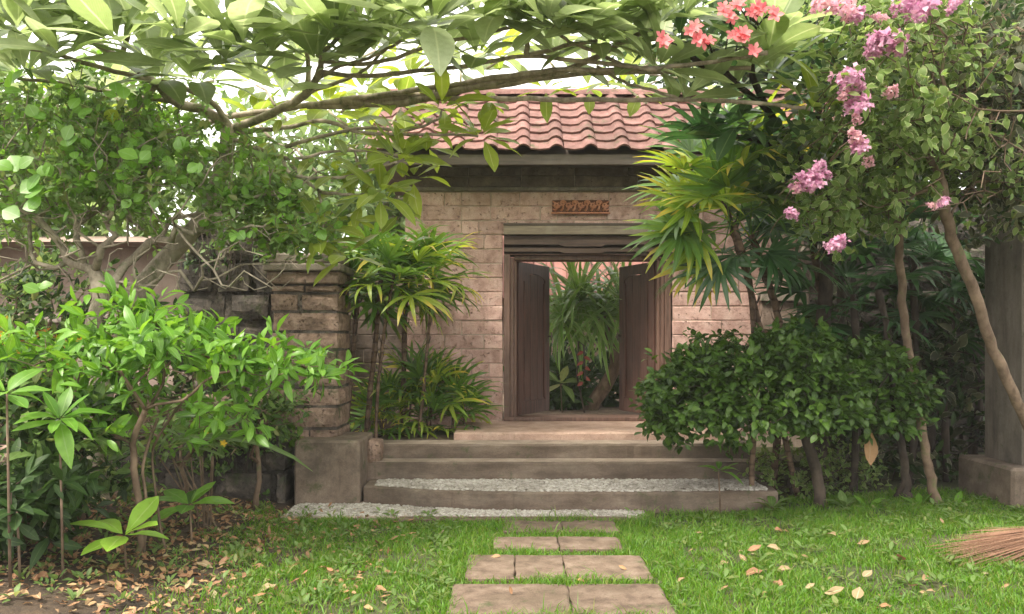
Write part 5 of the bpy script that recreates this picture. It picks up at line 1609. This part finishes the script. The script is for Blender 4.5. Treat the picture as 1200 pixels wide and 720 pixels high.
# hanging dry leaf
g = empty('dead_leaf', P(1016, 505, 6.9), 'large brown dead leaf hanging from a twig in the shade', 'leaf')
c = P(1021, 505, 6.9)
place_leaves(g, [(K['dry'], c, basis((-.15, 0, -1), (.1, -1, 0)), .29)])
MB().tube([P(1022, 478, 7.15), P(1024, 490, 7.0), c], .004, 5).build('twig', M['bark_dark'], g)

# ------------------------------------------------------------------ flowering vine over the top right, on its own leaning trunk
random.seed(33)
b = P(1225, 545, 6.3); b.z = gz(b.x, 6.3)
trv = smooth_line([b, P(1208, 510, 6.3), P(1182, 450, 6.25), P(1160, 400, 6.2), P(1142, 345, 6.1), P(1118, 285, 6.0), P(1108, 250, 5.9), P(1100, 200, 5.8)], 5, .008, 3)
vine = shrub('sprawling vine with variegated leaves and pink flower clusters, upper right', 'flowering_vine', 'vine', b, trv,
      [(P(1050, 90, 5.8), (.72, .7, .62), 8, -1), (P(1010, 190, 5.9), (.52, .5, .38), 5, -1), (P(1120, 170, 5.9), (.40, .5, .35), 2.2, -1), (P(1180, 215, 6.0), (.35, .4, .22), 1.2, -1),
       (P(1000, 245, 6.1), (.40, .4, .22), 2.5, -1), (P(1060, 15, 5.7), (.55, .6, .35), 3, -1)],
      [K['varieg'], K['varieg'], K['varieg'], K['shrub']], 6000, .082, M['bark_brown'], 15, r_trunk=.040, r_tip=.0035, tips=420, per=6, step=.13, wob=.5, limit=270, spread=.10, shell=.6, out_w=.5, up_w=.8, thick=.013, down=.2)
poms = []
for q in range(3):
    poms.append(mesh_from('flower_cluster', *pom_geo(K['petal_pink'], 44, .085, .036, q))); poms[-1].materials.append(M['pink_petal'])
ppale = mesh_from('flower_cluster', *pom_geo(K['petal_pale'], 38, .085, .036, 8)); ppale.materials.append(M['pale_petal'])
random.seed(6)
off = Vector(vine.location)
for (px, py, s, pale) in [(1085, 6, 1.35, 0), (1060, 2, 1.0, 0), (985, 10, 1.15, 1), (962, 6, .9, 1), (1005, 18, .8, 0), (1038, 53, 1.3, 0), (1025, 48, .8, 0), (993, 92, 1.0, 0), (998, 102, .8, 0), (1008, 123, 1.0, 0), (1002, 163, .85, 1), (1010, 172, .7, 0),
                          (960, 197, .75, 0), (943, 214, 1.05, 0), (955, 213, .9, 0), (926, 251, .6, 0), (983, 285, .85, 0), (976, 288, .6, 0), (1106, 238, .6, 0), (1045, 108, .6, 1), (1120, 3, .8, 0), (1022, 62, .6, 0), (1052, 60, .55, 0), (1003, 140, .5, 1), (1018, 190, .5, 1), (935, 220, .5, 1), (968, 205, .45, 0), (1075, 22, .6, 0), (1030, 22, .6, 1), (990, 112, .5, 1), (1092, 242, .4, 1)]:
    p = P(px, py, 5.15 if py < 180 else 5.35)
    link('flower_cluster', ppale if pale else poms[random.randrange(3)], None, vine, matrix=Matrix.Translation(p - off) @ Matrix.Rotation(random.uniform(0, 6), 4, 'Z') @ Matrix.Rotation(random.uniform(.4, 1.2), 4, 'X') @ Matrix.Scale(s * .98, 4))
    q = p + Vector((random.uniform(-.02, .08), .5, random.uniform(-.08, .05)))
    MB().tube(smooth_line([q, (p + q) / 2 + Vector((0, 0, .04)), p], 3), .004, 5).build('flower_stalk', M['bark_brown'], vine)

# darker tangle on the pillar behind it
b2 = Vector((4.5, 6.6, gz(4.5, 6.6)))
shrub('dark twiggy tangle of old vine hanging over the concrete pillar', 'old_vine', 'vine', b2, smooth_line([b2, (4.45, 6.65, 1.2), P(1210, 250, 6.5), P(1180, 150, 6.4)], 5, .01, 5),
      [(P(1185, 110, 5.9), (.65, .6, .75), 7, -1), (P(1120, 60, 6.6), (.9, .6, .7), 4, -1), (P(1215, 230, 6.3), (.5, .5, .4), 3, -1), (P(1080, 150, 6.8), (.8, .5, .7), 4, -1)],
      [K['vdark'], K['vdark'], K['low']], 5200, .085, M['bark_brown'], 16, r_trunk=.04, r_tip=.004, bare=[P(random.uniform(1080, 1215), random.uniform(20, 250), random.uniform(5.2, 6)) for _ in range(200)], tips=420, step=.13, wob=.6, limit=200, spread=.12, shell=.8, down=.4)

# ------------------------------------------------------------------ behind the open gate
def court_plants():
    random.seed(51)
    e = empty('pandanus', (1.15, 11.2, .545), 'strap leaved pandanus with leaning trunk behind the open door', 'pandanus')
    c = P(705, 372, 11.0)
    MB().tube(smooth_line([P(680, 510, 11.1), P(697, 470, 11.05), P(722, 425, 11.0), c], 5, .01, 2), [.11, .11, .11, .10, .10, .10, .10, .10, .09, .09, .09, .09, .09, .09, .09, .08], 10).build('trunk', M['bark_brown'], e, smooth=True)
    it = []
    for q, (cx, cy) in enumerate(((705, 372), (680, 352), (728, 356), (660, 375))):
        it += rosette(P(cx, cy, 11.0), K['strap'], 75, .85, (random.uniform(-.4, .4), -.5, 1), (-45, 80), .2, .3, .04)
    place_leaves(e, it)
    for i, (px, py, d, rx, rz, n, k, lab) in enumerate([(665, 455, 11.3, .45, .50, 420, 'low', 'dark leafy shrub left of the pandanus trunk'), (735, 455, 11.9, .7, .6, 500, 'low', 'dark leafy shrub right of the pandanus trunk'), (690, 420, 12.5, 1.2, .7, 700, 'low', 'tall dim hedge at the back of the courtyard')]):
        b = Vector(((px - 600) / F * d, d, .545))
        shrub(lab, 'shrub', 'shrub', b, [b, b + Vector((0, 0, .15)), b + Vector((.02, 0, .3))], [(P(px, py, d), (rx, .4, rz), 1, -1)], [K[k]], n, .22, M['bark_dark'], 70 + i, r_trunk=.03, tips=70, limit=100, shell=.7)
    b = Vector((P(685, 425, 10.6).x, 10.6, .545))
    g = empty('heliconia', b, 'red hanging heliconia bract in the shade behind the door', 'plant')
    MB().tube([b, P(676, 440, 10.6), P(678, 400, 10.6), P(684, 405, 10.55), P(686, 445, 10.5)], .012, 6).build('stalk', M['bark_dark'], g)
    hk = Kind('bract', [leaf_geo(1, .5, 4, .4, .3, .5)], M['helic'])
    its = []
    for k in range(7):
        p = P(684, 412 + k * 6, 10.52)
        its.append((hk, p, basis((1 if k % 2 else -1, -.3, -.5), (0, -1, .3)), .10))
    place_leaves(g, its, part='bract')
    seedling('pale broad leaved plant low inside the doorway', 'leafy_plant', 'plant', 657, 450, 10.6, 8, .34, K['shrub'], el=(-10, 50), tilt=(0, -.4, 1), zb=.545)
court_plants()

# ------------------------------------------------------------------ trees beyond the garden
def far_tree(label, x, y, h, r, n, kind, seed, zc=None):
    random.seed(seed)
    g = empty('background_tree', (x, y, 0), label, 'tree', 'trees beyond the garden')
    zc = h - r * .75 if zc is None else zc
    tr = smooth_line([(x, y, 0), (x + .15, y, zc * .5), (x, y, zc * .8)], 4, .03, seed)
    tg = []
    cl = [(Vector((x, y, zc)), (r, r * .8, r * .75), 3, -.6)]
    for i in range(5):
        a = random.uniform(0, 6.28); cl.append((Vector((x + math.cos(a) * r * .8, y + math.sin(a) * r * .5, zc + random.uniform(-.5, .5) * r)), (r * .55, r * .5, r * .42), 1, -.8))
    for (c, rr, w, zm) in cl:
        for p, d in crown_points(c, rr, int(26 * w), zm, .5, random, .4, seed): tg.append(p)
    ch, ends, _ = grow(tr, tg, .4, .35, .3, 0, .012, .16, seed)
    build_chains(ch, g, M['bark_grey'], .05, 10)
    it = []
    while len(it) < n:
        e, d = ends[random.randrange(len(ends))]
        c = e + rvec(.22)
        for _ in range(6): it.append((kind, c + rvec(.13), basis(rvec(), Vector((0, -.3, 1)) + rvec(.5)), .22 * random.uniform(.6, 1.3)))
    place_leaves(g, it, limit=0)
far_tree('pale tree over the left house, seen through frangipani leaves', -6.0, 13.5, 5.9, 2.3, 5200, K['far'], 81)
far_tree('yellowish tree above the wall left of the tiled roof', -2.6, 14.5, 5.6, 1.9, 4200, K['far'], 82)
far_tree('dark tree behind the right end of the roof', 4.2, 11.8, 6.6, 2.0, 5200, K['far_d'], 84)
far_tree('dense dark tree behind the dark backing wall', 6.6, 10.8, 6.3, 2.2, 5200, K['far_d'], 85)
far_tree('bushy tree behind the far left shrub', -8.6, 12.5, 5.0, 2.0, 3000, K['far'], 86)

# ================================================================== GRASS, LITTER, BROOM
def grass():
    rng = np.random.default_rng(5)
    N = 260000
    x = rng.uniform(-2.9, 5.6, N); y = 3.7 + 4.1 * rng.random(N) ** 1.0
    keep = np.ones(N, bool)
    def nz(sx, sy, f, s):
        return np.array([noise.noise(Vector((a * f, b * f, s))) for a, b in zip(sx, sy)])
    # coarse noise on a grid, then looked up
    gx = np.arange(-3, 6, .06); gy = np.arange(3.5, 8, .06)
    G1 = np.array([[noise.noise(Vector((a * 1.6, b * 1.6, 3.3))) + .5 * noise.noise(Vector((a * 5, b * 5, 1))) for b in gy] for a in gx])
    ix = np.clip(((x + 3) / .06).astype(int), 0, len(gx) - 1); iy = np.clip(((y - 3.5) / .06).astype(int), 0, len(gy) - 1)
    g1 = G1[ix, iy]
    for _, y0, y1, xs in SLABS:
        m = .02
        inside = (x > xs[0] + m + g1 * .10) & (x < xs[-1] - m + g1 * .08) & (y > y0 + m + np.abs(g1) * .03) & (y < y1 - m - np.abs(g1) * .05)
        keep &= ~inside
    # apron and steps
    front = np.interp(x, [-2.2, -1.95, .95, 1.2, 2.3, 2.6, 6], [7.3, 6.74, 6.68, 6.98, 7.06, 7.5, 7.6])
    keep &= y < front + g1 * .04
    keep &= ~((x > 4.2) & (y > 6.76))
    # thin out to the left, and where litter lies; a shady fringe on the right
    edge = -1.95 + 0.35 * (6.8 - y) * .5
    dens = np.clip((x - edge) * 1.1 + .55 + g1 * .9, 0, 1)
    dens *= np.clip(1.15 - np.clip((y - 7.0) * 1.0, 0, 1) - np.clip(x - 4.6, 0, 1) * .5, .12, 1)
    bare = np.clip((g1 - .14) * 4, 0, .88) * np.where((x < -.5) | (x > 1.2), 1, .3)
    keep &= rng.random(N) < dens * (1 - bare)
    x, y, g1 = x[keep], y[keep], g1[keep]; n = len(x)
    z = np.array([gz(a, b) for a, b in zip(x, y)]) - .004
    h = rng.uniform(.025, .07, n) * (1 + g1 * .8) * np.where(rng.random(n) < .07, 1.8, 1)
    w = rng.uniform(.0022, .0045, n)
    a = rng.uniform(0, 2 * np.pi, n); lean = rng.uniform(.1, 1.1, n) * h
    la = rng.uniform(0, 2 * np.pi, n)
    c, s = np.cos(a), np.sin(a)
    V = np.zeros((n, 5, 3)); UV = np.zeros((n, 5, 2))
    for k, (t, ww) in enumerate(((0, 1), (0, 1), (.55, .8), (.55, .8), (1, 0))):
        sg = -1 if k % 2 == 0 else 1
        lx = lean * t ** 1.8 * np.cos(la); ly = lean * t ** 1.8 * np.sin(la)
        V[:, k, 0] = x + sg * c * w * ww + lx
        V[:, k, 1] = y + sg * s * w * ww + ly
        V[:, k, 2] = z + h * t * (1 - .25 * t)
        UV[:, k, 0] = .5 + .5 * sg * ww; UV[:, k, 1] = t
    base = (np.arange(n) * 5)[:, None]
    Q = np.concatenate([base + np.array([[0, 1, 3]]), base + np.array([[0, 3, 2]]), base + np.array([[2, 3, 4]])])
    me = mesh_from('grass', V.reshape(-1, 3), Q, UV.reshape(-1, 2), True)
    tag(link('grass', me, M['grass']), 'short bright lawn grass round the stepping slabs', 'grass', kind='stuff')
grass()

def litter():
    random.seed(77)
    o = None
    it = []
    for i in range(3200):
        x = random.uniform(-3.6, -.7); y = random.uniform(4.2, 7.2)
        if x > -1.7 and random.random() < .7: continue
        it.append((K['dry'] if random.random() < .8 else K['pale'], Vector((x, y, gz(x, y) + random.uniform(.005, .03))), basis((random.uniform(-1, 1), random.uniform(-1, 1), random.uniform(-.25, .25)), (random.uniform(-.4, .4), random.uniform(-.4, .4), 1)), random.uniform(.025, .085)))
    e = empty('leaf_litter', (0, 0, 0)); e['kind'] = 'stuff'
    e['label'] = 'brown leaf litter over the bare soil on the left'; e['category'] = 'leaf litter'
    place_leaves(e, it, limit=0, stuff='leaf_litter')
    # small green sprigs through the litter
    it = []
    for i in range(260):
        x = random.uniform(-3.2, -1.0); y = random.uniform(4.3, 7.1)
        it += rosette(Vector((x, y, gz(x, y) + .01)), K['shrub'], 5, random.uniform(.03, .07), (0, 0, 1), (15, 70))
    for i in range(420):
        x = random.uniform(-1.2, 4.6); y = random.uniform(4.3, 7.0)
        if -.4 < x < .95: continue
        it += rosette(Vector((x, y, gz(x, y) + .02)), K['shrub'], 6, random.uniform(.03, .075), (0, 0, 1), (5, 50))
    e = empty('ground_weeds', (0, 0, 0)); e['kind'] = 'stuff'
    e['label'] = 'tiny green weeds sprouting through leaf litter and lawn'; e['category'] = 'weeds'
    place_leaves(e, it, limit=0, stuff='ground_weeds')
    # fallen leaves one can count
    me = {'dry': K['dry'].me, 'pale': K['pale'].me}
    spots = [(875, 652, 'dry', 'reddish brown curled leaf lying in the lawn left of centre of the right lawn', .12), (898, 644, 'pale', 'pale leaf in the grass beside the reddish curled leaf', .10), (980, 636, 'pale', 'yellowed leaf lying in mid lawn before the dark trunks', .11),
             (1004, 646, 'pale', 'greenish white leaf in the lawn, right of the yellowed leaf', .09), (928, 672, 'pale', 'orange yellow leaf near the middle of the right lawn', .10), (895, 676, 'dry', 'dark crumpled leaf beside the orange yellow leaf', .13),
             (1068, 694, 'pale', 'pale curled leaf near the bottom, left of the broom tips', .11), (1080, 690, 'pale', 'bleached folded leaf touching the pale curled leaf', .09), (965, 702, 'pale', 'tan leaf at the bottom of the right lawn', .12), (1003, 708, 'pale', 'pinkish broad leaf at the bottom edge of the lawn', .13),
             (514, 630, 'pale', 'small white leaf in the grass left of the narrow slab', .08), (140, 680, 'dry', 'orange brown leaf on the dark soil near the seedling', .12), (58, 704, 'dry', 'large russet leaf in the bottom left corner', .15), (325, 694, 'pale', 'light brown leaf where soil meets grass, lower left', .12),
             (230, 668, 'pale', 'tan leaf on the litter right of the lime seedling', .11), (1058, 666, 'dry', 'brown leaf lying just left of the broom tips', .14), (1010, 683, 'pale', 'pale bent leaf in mid lawn below the greenish one', .10), (905, 624, 'dry', 'brown leaf lying near the far edge of the lawn', .10),
             (675, 684, 'dry', 'dark curled leaf lying on the nearest slabs', .06), (735, 672, 'dry', 'small dark leaf beside the three-piece slab', .06), (600, 702, 'dry', 'tiny dark leaf on the nearest left slab', .05), (588, 656, 'dry', 'brown leaf at the left end of the three-piece slab', .08)]
    for px, py, k, lab, s in spots:
        d = F * EYE / (py - HZ); x = (px - 600) / F * d
        m = Matrix.Translation((x, d, gz(x, d) + .035)) @ basis((random.uniform(-1, 1), random.uniform(-.6, .6), .05), (random.uniform(-.3, .3), -.45, 1)).to_4x4() @ Matrix.Scale(s, 4)
        o = link('fallen_leaf', me[k][random.randrange(3)], None, None, matrix=m)
        tag(o, lab, 'leaf', 'fallen leaves on the ground')
    for i in range(46):
        if i % 3: px, py = random.uniform(790, 1180), random.uniform(622, 716)
        else: px, py = random.uniform(140, 560), random.uniform(620, 716)
        d = F * EYE / (py - HZ); x = (px - 600) / F * d
        m = Matrix.Translation((x, d, gz(x, d) + .022)) @ basis((random.uniform(-1, 1), random.uniform(-.6, .6), random.uniform(-.3, .3)), (random.uniform(-.7, .7), -.3, 1)).to_4x4() @ Matrix.Scale(random.uniform(.03, .08), 4)
        k = 'dry' if random.random() < .45 else 'pale'
        o = link('fallen_leaf', me[k][random.randrange(3)], None, None, matrix=m)
        tag(o, *(('little dry leaf scattered in the lawn right of the slabs', 'leaf', 'small dry leaves in the right lawn') if px > 700 else ('little dry leaf scattered left of the stepping slabs', 'leaf', 'small dry leaves left of the slabs')))
litter()

def broom():
    random.seed(88)
    c0 = P(1262, 643, 5.35); tip = P(1100, 667, 5.25)
    c0.z = .24
    g = empty('broom', (c0.x, c0.y, 0), 'coconut rib broom lying in the grass at the right edge', 'broom')
    ax = (tip - c0).normalized()
    e1 = Vector((0, 1, 0)); e1 = (e1 - ax * e1.dot(ax)).normalized(); e2 = ax.cross(e1)
    mb = MB()
    for i in range(420):
        a = random.uniform(0, 6.28); r = math.sqrt(random.random())
        o0 = (e1 * math.cos(a) + e2 * math.sin(a)) * r * .055
        L_ = random.uniform(.55, 1.0) * .95
        fan = (e1 * math.cos(a) * .20 + e2 * math.sin(a) * .11) * r * random.uniform(.6, 1.1)
        p0 = c0 + o0; p1 = c0 + ax * L_ * .5 + o0 + fan * .45; p2 = c0 + ax * L_ + o0 * 1.2 + fan
        for p in (p1, p2): p.z = max(p.z, .025 + random.uniform(0, .03))
        mb.tube([p0, p1, p2], [.0026, .0024, .0010], 4, cap=False)
    mb.build('bristles', M['broomstraw'], g)['kind'] = 'stuff'
    MB().tube([c0 - ax * .10, c0 - ax * .02, c0 + ax * .03], [.05, .052, .05], 10).build('binding', M['bark_brown'], g, smooth=True)
    MB().tube([c0 - ax * 1.0 + Vector((0, 0, .02)), c0 - ax * .05], .016, 8).build('handle', M['bark_tan'], g, smooth=True)
broom()


# ------------------------------------------------------------------ each compound part of the gate hangs on its own main mesh
def fold(part_name, child_prefix):
    for e in [o for o in bpy.data.objects if o.type == 'EMPTY' and o.parent and o.name.split('.')[0] == part_name]:
        kids = [o for o in bpy.data.objects if o.parent == e]
        main = next(o for o in kids if o.name.startswith(child_prefix))
        par, mb_ = e.parent, e.matrix_basis.copy()
        nm = e.name
        for k in kids:
            if k != main: k.parent = main
        bpy.data.objects.remove(e)
        main.parent = par; main.matrix_basis = mb_; main.name = nm
bpy.context.view_layer.update()
for a_, b_ in (('roof', 'roof_deck'), ('plaque', 'plaque_board'), ('door_frame', 'head_rail'), ('door_leaf', 'panel_board'), ('wall_niche', 'niche_block')):
    fold(a_, b_)

# ------------------------------------------------------------------ thin scattering veil, added for the washed-out look of lens glare
hz_mat, hz_t = new_mat('glare_veil')
hn = hz_t.nodes.new("ShaderNodeVolumePrincipled")
hn.inputs["Color"].default_value = (0.95, 0.95, 0.93, 1)
hn.inputs["Density"].default_value = 0.0012
ho = hz_t.nodes.new("ShaderNodeOutputMaterial"); hz_t.links.new(hn.outputs[0], ho.inputs["Volume"])
tag(MB().box(-640, 640, -640, 940, -1.3, 9.5).build('glare_veil', hz_mat), kind='stuff')
